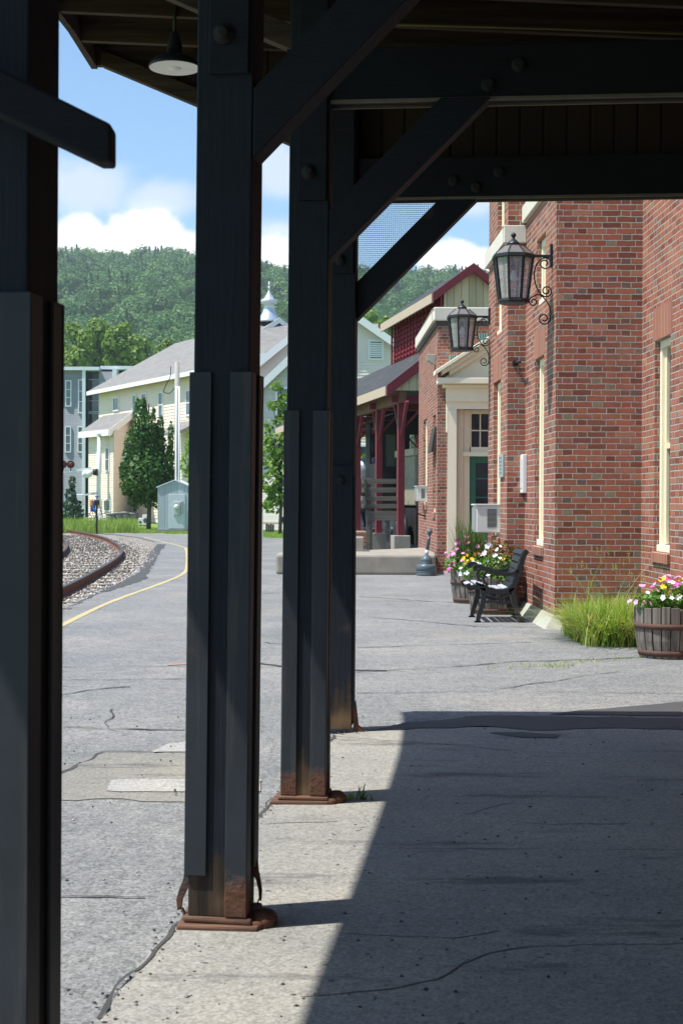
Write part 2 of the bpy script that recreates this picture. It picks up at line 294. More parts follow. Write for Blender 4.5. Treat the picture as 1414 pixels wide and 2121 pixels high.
# ------------------------------------------------------------------ mesh builder
class MB:
    def __init__(s): s.v = []; s.f = []; s.sm = []
    def add(s, vs, fs, smooth=False):
        o = len(s.v); s.v += [Vector(p) for p in vs]
        s.f += [tuple(i + o for i in q) for q in fs]; s.sm += [smooth] * len(fs); return s
    def box(s, lo, hi): 
        x0, y0, z0 = lo; x1, y1, z1 = hi
        return s.add([(x0, y0, z0), (x1, y0, z0), (x1, y1, z0), (x0, y1, z0), (x0, y0, z1), (x1, y0, z1), (x1, y1, z1), (x0, y1, z1)],
                     [(0, 3, 2, 1), (4, 5, 6, 7), (0, 1, 5, 4), (1, 2, 6, 5), (2, 3, 7, 6), (3, 0, 4, 7)])
    def obox(s, c, ax, ay, az):
        c, ax, ay, az = map(Vector, (c, ax, ay, az)); p = []
        for k in (-1, 1):
            for i, j in ((-1, -1), (1, -1), (1, 1), (-1, 1)): p.append(c + ax * i + ay * j + az * k)
        return s.add(p, [(0, 3, 2, 1), (4, 5, 6, 7), (0, 1, 5, 4), (1, 2, 6, 5), (2, 3, 7, 6), (3, 0, 4, 7)])
    def bar(s, p0, p1, w, h, up=(0, 0, 1)):
        p0, p1 = Vector(p0), Vector(p1); d = p1 - p0; dn = d.normalized(); sd = dn.cross(Vector(up)).normalized(); u = sd.cross(dn)
        return s.obox((p0 + p1) / 2, sd * w / 2, d / 2, u * h / 2)
    def prism(s, poly, vec):
        vec = Vector(vec); n = len(poly); p = [Vector(q) for q in poly]
        return s.add(p + [q + vec for q in p], [tuple(range(n))[::-1], tuple(range(n, 2 * n))] + [(i, (i + 1) % n, n + (i + 1) % n, n + i) for i in range(n)])
    def tube(s, pts, r, n=8, smooth=True):
        pts = [Vector(p) for p in pts]; vs = []; rs = r if isinstance(r, (list, tuple)) else [r] * len(pts)
        up = Vector((0.13, .27, 1)).normalized(); pv = None
        for i, p in enumerate(pts):
            d = (pts[min(i + 1, len(pts) - 1)] - pts[max(i - 1, 0)]).normalized()
            a = (pv - d * pv.dot(d)) if pv is not None else d.cross(up)
            if a.length < 1e-5: a = d.cross(Vector((1, 0, 0)))
            a.normalize(); pv = a; b = d.cross(a)
            vs += [p + (a * math.cos(2 * math.pi * k / n) + b * math.sin(2 * math.pi * k / n)) * rs[i] for k in range(n)]
        fs = [(i * n + k, i * n + (k + 1) % n, (i + 1) * n + (k + 1) % n, (i + 1) * n + k) for i in range(len(pts) - 1) for k in range(n)]
        s.add(vs, fs, smooth); s.add(vs[:n], [tuple(range(n))[::-1]]); s.add(vs[-n:], [tuple(range(n))]); return s
    def lathe(s, prof, c, n=24, smooth=True, ax=None, phase=0.0):
        c = Vector(c); vs = []; m = ax or Matrix.Identity(3)
        for r, z in prof:
            vs += [c + m @ Vector((r * math.cos(2 * math.pi * k / n + phase), r * math.sin(2 * math.pi * k / n + phase), z)) for k in range(n)]
        fs = [(i * n + k, i * n + (k + 1) % n, (i + 1) * n + (k + 1) % n, (i + 1) * n + k) for i in range(len(prof) - 1) for k in range(n)]
        s.add(vs, fs, smooth); s.add(vs[:n], [tuple(range(n))[::-1]]); s.add(vs[-n:], [tuple(range(n))]); return s
    def ball(s, c, r, n=12, sq=(1, 1, 1)):
        c = Vector(c); m = n // 2; vs = []; fs = []
        for i in range(m + 1):
            th = math.pi * i / m
            for k in range(n): vs.append(c + Vector((r * sq[0] * math.sin(th) * math.cos(2 * math.pi * k / n), r * sq[1] * math.sin(th) * math.sin(2 * math.pi * k / n), r * sq[2] * math.cos(th))))
        for i in range(m):
            for k in range(n): fs.append((i * n + k, (i + 1) * n + k, (i + 1) * n + (k + 1) % n, i * n + (k + 1) % n))
        return s.add(vs, fs, True)
    def rot(s, c, th, lean=0.0):
        cs, sn = math.cos(th), math.sin(th)
        for p in s.v:
            x, y = p.x - c[0], p.y - c[1]; p.x = c[0] + x * cs + y * sn; p.y = c[1] - x * sn + y * cs
            p.x += lean * (p.z - 1.44)
        return s
    def build(s, name, mat, parent=None, bevel=0.0, recalc=True, origin=None):
        root = parent
        while root is not None and root.parent is not None: root = root.parent
        if root is not None: L = Vector(root.location)
        elif origin is not None: L = Vector(origin)
        else:
            xs = [p.x for p in s.v]; ys = [p.y for p in s.v]; zs = [p.z for p in s.v]
            L = Vector(((min(xs) + max(xs)) / 2, (min(ys) + max(ys)) / 2, min(zs)))
        me = bpy.data.meshes.new(name); me.from_pydata([p - L for p in s.v], [], s.f)
        me.polygons.foreach_set('use_smooth', s.sm)
        if recalc:
            bm = bmesh.new(); bm.from_mesh(me); bmesh.ops.remove_doubles(bm, verts=bm.verts, dist=1e-6); bmesh.ops.recalc_face_normals(bm, faces=bm.faces); bm.to_mesh(me); bm.free()
        me.materials.append(mat if not isinstance(mat, str) else M[mat]); me.update()
        o = bpy.data.objects.new(name, me); COL.objects.link(o)
        if parent is not None: o.parent = parent
        else: o.location = L
        if bevel:
            b = o.modifiers.new('bevel', 'BEVEL'); b.width = bevel; b.segments = 2; b.limit_method = 'ANGLE'; b.angle_limit = R(40)
        return o
def tag(o, label, cat, group=None):
    o['label'] = label; o['category'] = cat
    if group: o['group'] = group
    return o
def thing(name, label, cat, loc=(0, 0, 0), group=None):
    o = bpy.data.objects.new(name, None); COL.objects.link(o); o.location = loc; o.empty_display_size = .2
    return tag(o, label, cat, group)
def struct(o): o['kind'] = 'structure'; return o
def stuff(o): o['kind'] = 'stuff'; return o
def copy_tree(o, parent=None):
    c = o.copy(); COL.objects.link(c)
    if parent is not None: c.parent = parent
    for ch in list(o.children): copy_tree(ch, c)
    return c
def np_mesh(name, V, Fq, mat, parent=None, origin=None, smooth=False):
    root = parent
    while root is not None and root.parent is not None: root = root.parent
    L = np.array(root.location if root is not None else (origin if origin is not None else (0, 0, 0)), dtype=np.float64)
    me = bpy.data.meshes.new(name); nv, nf, k = len(V), len(Fq), Fq.shape[1]
    me.vertices.add(nv); me.vertices.foreach_set('co', (V - L).astype(np.float32).ravel())
    me.loops.add(nf * k); me.loops.foreach_set('vertex_index', Fq.astype(np.int32).ravel())
    me.polygons.add(nf); me.polygons.foreach_set('loop_start', np.arange(0, nf * k, k, dtype=np.int32)); me.polygons.foreach_set('loop_total', np.full(nf, k, np.int32))
    if smooth: me.polygons.foreach_set('use_smooth', np.ones(nf, bool))
    me.update(calc_edges=True); me.validate()
    me.materials.append(M[mat]); o = bpy.data.objects.new(name, me); COL.objects.link(o)
    if parent is not None: o.parent = parent
    elif origin is not None: o.location = origin
    return o
RS = np.random.RandomState(11)
def leaf_quads(C, Nrm, size, jitter=.8, aspect=1.0):
    """one leaf clump (a quad) at each centre C, facing roughly along Nrm"""
    n = len(C); N = Nrm + RS.normal(0, jitter, (n, 3)); N /= np.linalg.norm(N, axis=1, keepdims=True) + 1e-9
    A = np.cross(N, RS.normal(0, 1, (n, 3))); A /= np.linalg.norm(A, axis=1, keepdims=True) + 1e-9; B = np.cross(N, A)
    s = (np.asarray(size) * RS.uniform(.55, 1.35, n))[:, None]
    A = A * s * aspect; B = B * s
    V = np.stack([C - A * .9 - B * .3, C + A * .1 - B, C + A, C - A * .1 + B], 1).reshape(-1, 3)
    return V, np.arange(4 * n).reshape(n, 4)
def blob_points(blobs, dens):
    Cs, Ns = [], []
    for (c, r) in blobs:
        r = np.array(r, float); n = max(8, int(dens * (r[0] * r[1] + r[1] * r[2] + r[0] * r[2])))
        d = RS.normal(0, 1, (n, 3)); d /= np.linalg.norm(d, axis=1, keepdims=True)
        k = RS.uniform(.62, 1.06, n)[:, None] ** .7
        Cs.append(np.array(c) + d * r * k); nn = d / r; Ns.append(nn / np.linalg.norm(nn, axis=1, keepdims=True) + np.array([0, 0, .25]))
    return np.concatenate(Cs), np.concatenate(Ns)
def blades(base, hgt, width, lean, mat, name, parent=None, origin=None, seg=4, droop=1.0):
    """curved tapering grass blades"""
    n = len(base); ang = RS.uniform(0, 2 * np.pi, n); d = np.stack([np.cos(ang), np.sin(ang), np.zeros(n)], 1); sd = np.stack([-np.sin(ang), np.cos(ang), np.zeros(n)], 1)
    h = (hgt * RS.uniform(.45, 1.1, n))[:, None]; ln = (lean * RS.uniform(.1, 1.2, n))[:, None]; w = (width * RS.uniform(.6, 1.3, n))[:, None]
    rows = []
    for i in range(seg + 1):
        t = i / seg; c = base + d * ln * h * t ** 1.8 + np.array([0, 0, 1]) * h * (t - .38 * droop * np.minimum(ln, 1.3) * t ** 2.6)
        ww = w * (1 - t) ** .7 * .5 + .0004
        rows.append(np.stack([c - sd * ww, c + sd * ww], 1))
    V = np.stack(rows, 1).reshape(n, -1, 3); k = V.shape[1]
    q = np.array([[2 * i, 2 * i + 1, 2 * i + 3, 2 * i + 2] for i in range(seg)])
    Fq = (np.arange(n)[:, None, None] * k + q[None]).reshape(-1, 4)
    return np_mesh(name, V.reshape(-1, 3), Fq, mat, parent, origin)
def catmull(P, n=8):
    P = [Vector(p) for p in P]; Q = [P[0] * 2 - P[1]] + P + [P[-1] * 2 - P[-2]]; out = []
    for i in range(1, len(Q) - 2):
        for k in range(n):
            t = k / n; a, b, c, d = Q[i - 1], Q[i], Q[i + 1], Q[i + 2]
            out.append(.5 * ((2 * b) + (c - a) * t + (2 * a - 5 * b + 4 * c - d) * t * t + (3 * b - a - 3 * c + d) * t ** 3))
    return out + [P[-1]]
# ------------------------------------------------------------------ light and sky
SUN = Vector((.426, .125, -.885)).normalized()
sl = bpy.data.lights.new('sun', 'SUN'); sl.energy = 5.0; sl.angle = R(.53); sl.color = (1.0, .962, .90)
so = bpy.data.objects.new('sun', sl); COL.objects.link(so); so.rotation_euler = SUN.to_track_quat('-Z', 'Y').to_euler(); so.location = (-20, -5, 40)
w = bpy.data.worlds.new('World'); sc.world = w; w.use_nodes = True; w.node_tree.nodes.clear(); g = G(w.node_tree)
sky = g.n('ShaderNodeTexSky', out=None, sky_type='NISHITA'); sky.sun_disc = False; sky.sun_elevation = R(62.5); sky.sun_rotation = math.atan2(-SUN.x, -SUN.y)
sky.air_density = 1.0; sky.dust_density = .5; sky.ozone_density = 1.5
D3 = g.sep(g.n('ShaderNodeTexCoord', out='Generated')); az = g.m('ARCTAN2', D3[0], D3[1]); el = g.m('ARCSINE', D3[2])
cv = g.comb(az, g.m('MULTIPLY', el, 1.35), .3)
big = g.noise(cv, 9.0, 3.0, .5); fin = g.noise(cv, 24.0, 9.0, .62)
def bump2(a0, e0, ra, re):
    x = g.m('DIVIDE', g.m('SUBTRACT', az, a0), ra); y = g.m('DIVIDE', g.m('SUBTRACT', el, e0), re)
    return g.m('SUBTRACT', 1.0, g.m('SQRT', g.m('ADD', g.m('MULTIPLY', x, x), g.m('MULTIPLY', y, y))))
def cloud_at(x, y, rx, ry): return bump2((x - 707) / 3000, (1040 - y) / 3000, rx / 3000, ry / 3000)
def union(l):
    r = l[0]
    for q in l[1:]: r = g.m('MAXIMUM', r, q)
    return r
cum = union([cloud_at(305, 520, 95, 95), cloud_at(170, 530, 70, 80), cloud_at(240, 545, 120, 70), cloud_at(390, 540, 90, 60), cloud_at(930, 555, 80, 60), cloud_at(1010, 575, 120, 60), cloud_at(560, 600, 160, 130), cloud_at(-200, 540, 260, 150), cloud_at(1500, 560, 400, 160)])
dens = g.ss(g.m('ADD', cum, g.m('MULTIPLY_ADD', fin, .9, -.45)), -.02, .24)
veil = union([cloud_at(190, 410, 150, 65), cloud_at(320, 430, 110, 50), cloud_at(575, 370, 60, 70), cloud_at(575, 500, 90, 50), cloud_at(980, 430, 70, 40), cloud_at(-300, 350, 300, 100)])
dv = g.m('MULTIPLY', g.ss(g.m('ADD', veil, g.m('MULTIPLY_ADD', fin, 1.3, -.6)), -.1, .75), .75)
cl = g.m('MAXIMUM', dens, dv)
ccol = g.mix(g.ss(g.m('ADD', g.m('MULTIPLY', fin, .6), g.m('MULTIPLY', cum, .9)), .2, .75), (7.4, 8.1, 9.2), (11.0, 11.2, 11.3))
sky_c = g.mix(1.0, sky.outputs[0], (1.32, 1.58, 1.68), 'MULTIPLY')
cmix = g.mix(cl, sky_c, ccol)
g.n('ShaderNodeOutputWorld', {0: g.n('ShaderNodeBackground', {0: cmix, 1: .085})}, out=None)
sc.view_settings.view_transform = 'Standard'; sc.view_settings.look = 'None'; sc.view_settings.exposure = 0.50; sc.view_settings.gamma = 1.0
sc.cycles.max_bounces = 8; sc.cycles.transparent_max_bounces = 16; sc.cycles.use_denoising = True
sc.cycles.sample_clamp_indirect = 6.0
# ------------------------------------------------------------------ ground
def sheet(name, pts, z, mat, jag=0.0, step=.25, thick=0.0):
    P = []
    n = len(pts)
    for i in range(n):
        a = Vector((pts[i][0], pts[i][1], 0)); b = Vector((pts[(i + 1) % n][0], pts[(i + 1) % n][1], 0)); L = (b - a).length
        k = max(1, min(60, int(L / step))) if jag else 1
        for j in range(k):
            p = a.lerp(b, j / k)
            if jag:
                q = mnoise.noise(p * 2.3) * .6 + mnoise.noise(p * 7.0) * .35 + mnoise.noise(p * 19.0) * .2
                q2 = mnoise.noise(p * 2.3 + Vector((9, 9, 9))) * .6 + mnoise.noise(p * 9.0 + Vector((5, 1, 3))) * .4
                p = p + Vector((q, q2, 0)) * jag
            P.append(Vector((p.x, p.y, z)))
    b = MB()
    if thick: b.prism([p - Vector((0, 0, thick)) for p in P], (0, 0, thick))
    else: b.add(P, [tuple(range(len(P)))])
    o = b.build(name, mat, recalc=bool(thick))
    if not thick:
        if o.data.polygons[0].normal.z < 0: o.data.flip_normals()
    bm = bmesh.new(); bm.from_mesh(o.data); bmesh.ops.triangulate(bm, faces=[f for f in bm.faces if len(f.verts) > 4]); bm.to_mesh(o.data); bm.free()
    return struct(o)
def gp(*xy): return [tuple(gnd(x, y)[:2]) for x, y in xy]
m, g = mat_new('lawn'); P = g.pos()
c = g.mix(g.noise(P, .6, 6.0), (.10, .19, .035), (.22, .32, .07)); c = g.mix(g.ss(g.noise(P, 4.0, 5.0), .5, .7), c, (.16, .22, .06))
g.done(g.pbsdf(c, .9, 0, g.bump(g.noise(P, 30.0, 5.0), .6, .05), .1)); M['lawn'] = m
m, g = mat_new('ballast_bed'); P = g.pos(); v = g.n('ShaderNodeTexVoronoi', {'Vector': P, 'Scale': 17.0}, None)
c = g.mix(g.sep(v.outputs['Color'])[0], (.17, .15, .13), (.42, .39, .35)); c = g.mix(g.ss(g.noise(P, 1.1, 4.0), .5, .75), c, (.27, .2, .13))
g.done(g.pbsdf(c, .9, 0, g.bump(v.outputs['Distance'], 1.0, .05), .2)); M['ballast'] = m
M['tar'] = simple('tar_patch', (.07, .07, .07), .8, var=.25, scale=2, bump=.5, bscale=90)
M['tar_crack'] = simple('tar_crack', (.06, .06, .058), .85, var=.3, scale=3)
M['linepaint'] = simple('worn_yellow_paint', (.47, .39, .20), .8, var=.15, bump=.3, bscale=90, dirt=(.33, .3, .22))
M['pale_patch'] = make_slab('pale_worn_patch', 1.3, (1, 1, 1.04))
M['tan_patch'] = make_slab('tan_patch', .86, (1, .99, .96))
b = MB(); b.add([(-3000, -60, -.06), (3000, -60, -.06), (3000, 4000, -.06), (-3000, 4000, -.06)], [(0, 1, 2, 3)])
struct(b.build('ground', 'lawn', recalc=False))
edge = gp((125, 1257), (165, 1238), (205, 1222), (255, 1207), (285, 1184), (312, 1150), (325, 1132), (320, 1122), (285, 1113), (240, 1107.5), (190, 1104))
sheet('asphalt_platform', [(-3.55, -18), (-3.6, 5), (-3.75, 14)] + edge + gp((205, 1103), (300, 1106), (420, 1107), (590, 1115), (640, 1117)) + [(14, 60), (14, -18)], 0.0, 'asphalt')
far = [tuple(p) for p in edge]
sheet('ballast_bed', [(-6.6, -18), (-6.4, 14), (-7.4, 28), (-9.8, 45), (-15.5, 65), (-32, 90), (-26, 96), (-8, 66), (-3.8, 45), (-3.0, 30), (-3.3, 14), (-3.3, -18)], -.02, 'ballast')
slabline = gp((205, 2121), (258, 2050), (318, 1990), (336, 1955), (352, 1925), (400, 1898), (470, 1800), (540, 1702), (575, 1656), (640, 1580), (690, 1528), (760, 1518), (860, 1509), (1100, 1512), (1414, 1506))
slabline = [(-3.0, -15.0), (-1.25, -3.0), (-.95, 2.4)] + slabline + [(3.6, 9.15), (3.6, -15.0)]
sheet('concrete_slab', slabline, .014, 'slab', jag=.055, step=.04, thick=.05)
sheet('tar_seam', gp((745, 1520), (860, 1500), (1000, 1487), (1200, 1490), (1414, 1492), (1414, 1517), (1240, 1513), (1100, 1519), (1000, 1509), (930, 1513), (860, 1514)), .018, 'tar', jag=.085, step=.035)
sheet('tar_blot', gp((1010, 1524), (1080, 1522), (1160, 1528), (1150, 1534), (1080, 1533)), .018, 'tar', jag=.04, step=.05)
sheet('tar_patch', gp((1130, 1481), (1200, 1472), (1330, 1463), (1414, 1453), (1414, 1484)), .005, 'tar', jag=.05, step=.1)
sheet('tar_edge', gp((140, 1262), (200, 1231), (258, 1215), (300, 1200), (318, 1170), (332, 1140), (345, 1128), (327, 1127), (316, 1140), (296, 1172), (284, 1188), (250, 1208), (200, 1226)), .005, 'tar', jag=.12, step=.2)
sheet('tan_patch', gp((110, 1612), (215, 1560), (440, 1560), (520, 1580), (520, 1660), (300, 1664), (110, 1655)), .004, 'tan_patch', jag=.16, step=.1)
o = sheet('pale_patch', gp((218, 1640), (232, 1619), (262, 1617), (540, 1617), (540, 1642), (250, 1642)), .008, 'pale_patch', jag=.02, step=.06)
sheet('pale_patch', gp((316, 1560), (350, 1543), (385, 1539), (470, 1540), (470, 1560)), .009, 'pale_patch', jag=.02, step=.06)
sheet('red_paint_mark', gp((345, 1377), (395, 1374), (395, 1377), (350, 1379)), .006, simple('red_mark', (.36, .22, .19), .8), jag=.01)
# yellow safety line
yl = catmull([(-2.75, 3, 0), (-3.02, 10, 0)] + [(*gnd(x, y)[:2], 0) for x, y in ((124, 1298), (230, 1247), (328, 1211), (377, 1190), (388, 1172), (386, 1140), (372, 1131), (296, 1112))], 8)
def ribbon(pts, wd, z, name, mat, var=0.0):
    vs = []; fs = []
    for i, p in enumerate(pts):
        p = Vector(p); d = (Vector(pts[min(i + 1, len(pts) - 1)]) - Vector(pts[max(i - 1, 0)])).normalized(); s = Vector((-d.y, d.x, 0)); q = wd * max(.06, 1 + var * (mnoise.noise(p * 1.7) * 1.3 + mnoise.noise(p * 6)))
        vs += [Vector((p.x, p.y, z)) - s * q / 2, Vector((p.x, p.y, z)) + s * q / 2]
    for i in range(len(pts) - 1): fs.append((2 * i, 2 * i + 2, 2 * i + 3, 2 * i + 1))
    b = MB(); b.add(vs, fs); o = b.build(name, mat, recalc=False)
    if o.data.polygons[0].normal.z < 0: o.data.flip_normals()
    return o
struct(ribbon(yl, .085, .004, 'yellow_line', 'linepaint', .25))
# cracks and seams in the paving
def crack(px, wd, z=.006, name='pavement_crack', jag=.03):
    P = []
    pts = [gnd(x, y) for x, y in px]
    for a, c in zip(pts[:-1], pts[1:]):
        k = max(2, int((c - a).length / .05))
        for j in range(k):
            q = a.lerp(c, j / k); P.append(q + Vector((mnoise.noise(q * 1.3) * 1.6 + mnoise.noise(q * 5), mnoise.noise(q * 1.3 + Vector((3, 7, 1))) * 1.6 + mnoise.noise(q * 5 + Vector((1, 2, 3))) + .5 * mnoise.noise(q * 17), 0)) * jag * min(1.5, max(.5, q.y / 9)))
    P.append(pts[-1]); struct(ribbon(P, wd, z, name, 'tar_crack', .9))
for px, wd in (([(125, 1508), (260, 1511), (383, 1513)], .035), ([(125, 1382), (386, 1382)], .022), ([(125, 1408), (386, 1407)], .02), ([(125, 1442), (185, 1430), (270, 1424)], .05),
               ([(125, 1604), (190, 1577), (215, 1560)], .045), ([(215, 1560), (320, 1558)], .02), ([(120, 1858), (220, 1858), (300, 1861)], .02), ([(735, 1392), (900, 1384), (1050, 1372), (1330, 1362)], .03),
               ([(735, 1388), (800, 1390)], .07), ([(735, 1437), (1000, 1433), (1120, 1415), (1280, 1392)], .02), ([(1100, 1434), (1414, 1437)], .02), ([(740, 1236), (990, 1252)], .04), ([(740, 1276), (980, 1298), (1120, 1300)], .035),
               ([(740, 1246), (900, 1246)], .04), ([(735, 1342), (1100, 1330)], .025), ([(540, 1230), (590, 1228)], .05), ([(545, 1330), (590, 1335)], .03), ([(232, 1470), (215, 1500), (240, 1515)], .015), ([(545, 1375), (590, 1382)], .06)):
    crack(px, wd * .62)
for px, wd in (([(540, 1716), (600, 1712), (700, 1708)], .008), ([(620, 2077), (800, 2062), (900, 2038), (960, 2006), (1020, 1982), (1110, 1968), (1414, 1963)], .007), ([(720, 1941), (940, 1951), (1030, 1938)], .008), ([(770, 1763), (1100, 1766), (1414, 1768)], .008),
               ([(960, 1700), (1060, 1668)], .006), ([(1060, 1710), (1140, 1714), (1300, 1712)], .010), ([(690, 1530), (900, 1545), (1060, 1560)], .01), ([(1030, 1902), (1120, 1894)], .008), ([(1100, 1570), (1280, 1575), (1414, 1583)], .007)):
    crack(px, wd * .62, .0155, 'slab_crack', .03)
crack([(205, 2121), (258, 2050), (318, 1990), (336, 1955), (352, 1925), (396, 1899)], .013, .0172, 'slab_edge_crack', .06)
crack([(540, 1702), (575, 1656), (640, 1580), (690, 1528)], .014, .0172, 'slab_edge_crack', .05)
# ------------------------------------------------------------------ railway track
RC = [(-3.75, -8, 0), (-3.74, 4, 0), (-3.9, 15, 0)] + [(*gnd(x, y)[:2], 0) for x, y in ((126, 1237), (197, 1198), (240, 1169), (253, 1151), (243, 1136), (214, 1120), (165, 1108), (126, 1103))] + [(-19, 80, 0), (-26, 90, 0)]
rc = catmull(RC, 10)
M['rail_rust'] = simple('rusty_rail', (.15, .062, .035), .8, var=.35, scale=4, bump=.5)
M['rail_top'] = simple('worn_rail_head', (.10, .085, .075), .4, .6, var=.2)
M['tie'] = make_wood('tie_timber', (.06, .05, .04), (.2, .17, .14), 0)
tr = thing('railway_track', 'rusty curved railway track bedded in pale ballast beside the platform', 'railway track', (-5, 20, 0))
RAILZ = .13
def rail(off):
    sec = [(-.075, 0), (.075, 0), (.075, .015), (.014, .03), (.014, .11), (.036, .12), (.036, .155), (.028, .162), (-.028, .162), (-.036, .155), (-.036, .12), (-.014, .11), (-.014, .03), (-.075, .015)]
    b = MB(); vs = []; n = len(sec)
    for i, p in enumerate(rc):
        d = (rc[min(i + 1, len(rc) - 1)] - rc[max(i - 1, 0)]).normalized(); s = Vector((d.y, -d.x, 0))
        vs += [p + s * (x + off) + Vector((0, 0, z - .01)) for x, z in sec]
    fs = [(i * n + k, i * n + (k + 1) % n, (i + 1) * n + (k + 1) % n, (i + 1) * n + k) for i in range(len(rc) - 1) for k in range(n)]
    b.add(vs, fs); o = b.build('rail', 'rail_rust', tr)
    o.data.materials.append(M['rail_top'])
    for pl in o.data.polygons:
        if abs(pl.normal.z) > .7 and pl.center.z > .13: pl.material_index = 1
rail(0); rail(-1.51)
acc = 0
for a, c in zip(rc[:-1], rc[1:]):
    acc += (c - a).length
    if acc > .62 and 15 < a.y < 62:
        acc = 0; d = (c - a).normalized(); s = Vector((d.y, -d.x, 0)); q = a - s * .755
        MB().obox((q.x, q.y, -.035), s * 1.22, d * .11, (0, 0, .042)).build('tie', 'tie', tr, bevel=.008)
# ballast stones
N0 = 17000; pts = []
nd_ = len(rc)
while len(pts) < N0:
    i = rnd.randrange(20, nd_ - 14); p = rc[i].lerp(rc[i + 1], rnd.random()); d = (rc[i + 1] - rc[i]).normalized(); s = Vector((d.y, -d.x, 0))
    o_ = rnd.uniform(-2.9, .45 + .6 * min(1, max(0, (p.y - 22) / 20)) * (1 if p.y < 56 else .4))
    if rnd.random() < (26.0 / max(p.y, 16)) ** .5: pts.append(p + s * o_)
C = np.array(pts); C[:, 2] = -.012; n = len(C)
oc = np.array([[1, 0, 0], [-1, 0, 0], [0, 1, 0], [0, -1, 0], [0, 0, 1], [0, 0, -1]], float)
V = oc[None] * RS.uniform(.014, .036, (n, 1, 1)) * RS.uniform(.6, 1.3, (n, 6, 1)) + RS.normal(0, .008, (n, 6, 3))
th = RS.uniform(0, 6.28, n); c_, s_ = np.cos(th)[:, None], np.sin(th)[:, None]
V = np.stack([V[..., 0] * c_ - V[..., 1] * s_, V[..., 0] * s_ + V[..., 1] * c_, V[..., 2] * .8], -1) + C[:, None, :]
T = np.array([[0, 2, 4], [2, 1, 4], [1, 3, 4], [3, 0, 4], [2, 0, 5], [1, 2, 5], [3, 1, 5], [0, 3, 5]])
m, g = mat_new('ballast_stone'); ri = g.n('ShaderNodeNewGeometry', out='Random Per Island')
g.done(g.pbsdf(g.ramp(ri, [(0, (.15, .14, .13)), (.35, (.36, .34, .30)), (.75, (.58, .56, .52)), (1, (.30, .21, .13))]), .85)); M['stone_chip'] = m
o = np_mesh('ballast_stones', V.reshape(-1, 3), (np.arange(n)[:, None, None] * 6 + T[None]).reshape(-1, 3), 'stone_chip'); stuff(o)
tag(o, 'pale crushed stone ballast spread around the curved rails', 'ballast')

pts = []
for a, c in zip(slabline[2:-3], slabline[3:-2]):
    a, c = Vector((*a, 0)), Vector((*c, 0)); L = (c - a).length
    if a.y > 9.0: continue
    for _ in range(int(L * 90)): pts.append(a.lerp(c, rnd.random()) + Vector((rnd.gauss(0, .025), rnd.gauss(0, .025), .004 if rnd.random() < .5 else .016)))
for _ in range(420):
    y = 3.9 + 6 * rnd.random() ** 1.3; pts.append(Vector((rnd.uniform(-.25, .24) * y, y, .015)))
C = np.array(pts); n = len(C)
V = oc[None] * RS.uniform(.002, .009, (n, 1, 1)) * RS.uniform(.6, 1.3, (n, 6, 1)); V[..., 2] *= .7; V = V + C[:, None, :]
m, g = mat_new('paving_grit'); ri = g.n('ShaderNodeNewGeometry', out='Random Per Island')
g.done(g.pbsdf(g.ramp(ri, [(0, (.04, .04, .04)), (.6, (.09, .088, .085)), (.85, (.25, .24, .22)), (1, (.4, .38, .35))]), .9)); M['grit'] = m
o = np_mesh('paving_grit', V.reshape(-1, 3), (np.arange(n)[:, None, None] * 6 + T[None]).reshape(-1, 3), 'grit'); stuff(o); tag(o, 'loose grit and asphalt crumbs scattered along the concrete slab edge', 'grit')
# ------------------------------------------------------------------ canopy over the platform
can = thing('platform_canopy', 'dark weathered timber platform canopy on black posts with diagonal braces', 'canopy', (-.2, 5, 0))
DEND = 9.34
EAVE = [(-16.0, -5.6), (-5.0, -3.05), (0.0, -2.48), (3.6, -2.12), (4.56, -2.01), (6.15, -1.84), (7.6, -1.70), (8.6, -1.63), (DEND, at(190, 140, DEND).x)]  # stretch behind the camera extended, unseen, to block sky light from the slab
ZE = at(190, 140, DEND).z
def eaveX(D):
    for (a, x), (b_, x2) in zip(EAVE[:-1], EAVE[1:]):
        if a <= D <= b_: return x + (x2 - x) * (D - a) / (b_ - a)
    return EAVE[-1][1]
def zj(X): return ZE - .040 * (X + 1.6)          # underside of the joists
XR = 3.44; JH = .17
d = DEND - .05; k = 0
while d > -15.8:
    x0 = eaveX(d) + .03
    MB().prism([(x0, d, zj(x0)), (XR, d, zj(XR)), (XR, d, zj(XR) + JH), (x0, d, zj(x0) + JH)], (0, .045, 0)).build('joist', 'joist_wood', can, bevel=.003)
    d -= .52 if k != 0 else .50; k += 1
# roof boards
vs = [(x - .02, D, zj(x) + JH + .002) for D, x in EAVE] + [(XR, DEND, zj(XR) + JH + .002), (XR, -16, zj(XR) + JH + .002)]
vs[len(EAVE) - 1] = (EAVE[-1][1] - .02, DEND + .02, vs[len(EAVE) - 1][2]); vs[len(EAVE)] = (XR, DEND + .02, vs[len(EAVE)][2])
MB().prism(vs, (0, 0, .05)).build('roof_deck', 'deck_wood', can)
b = MB()
for (a, x), (c, x2) in zip(EAVE[:-1], EAVE[1:]): b.prism([(x, a, zj(x) - .01), (x + .04, a, zj(x) - .01), (x + .04, a, zj(x) + JH), (x, a, zj(x) + JH)], (x2 - x, c - a, zj(x2) - zj(x)))
b.build('fascia', 'joist_wood', can)
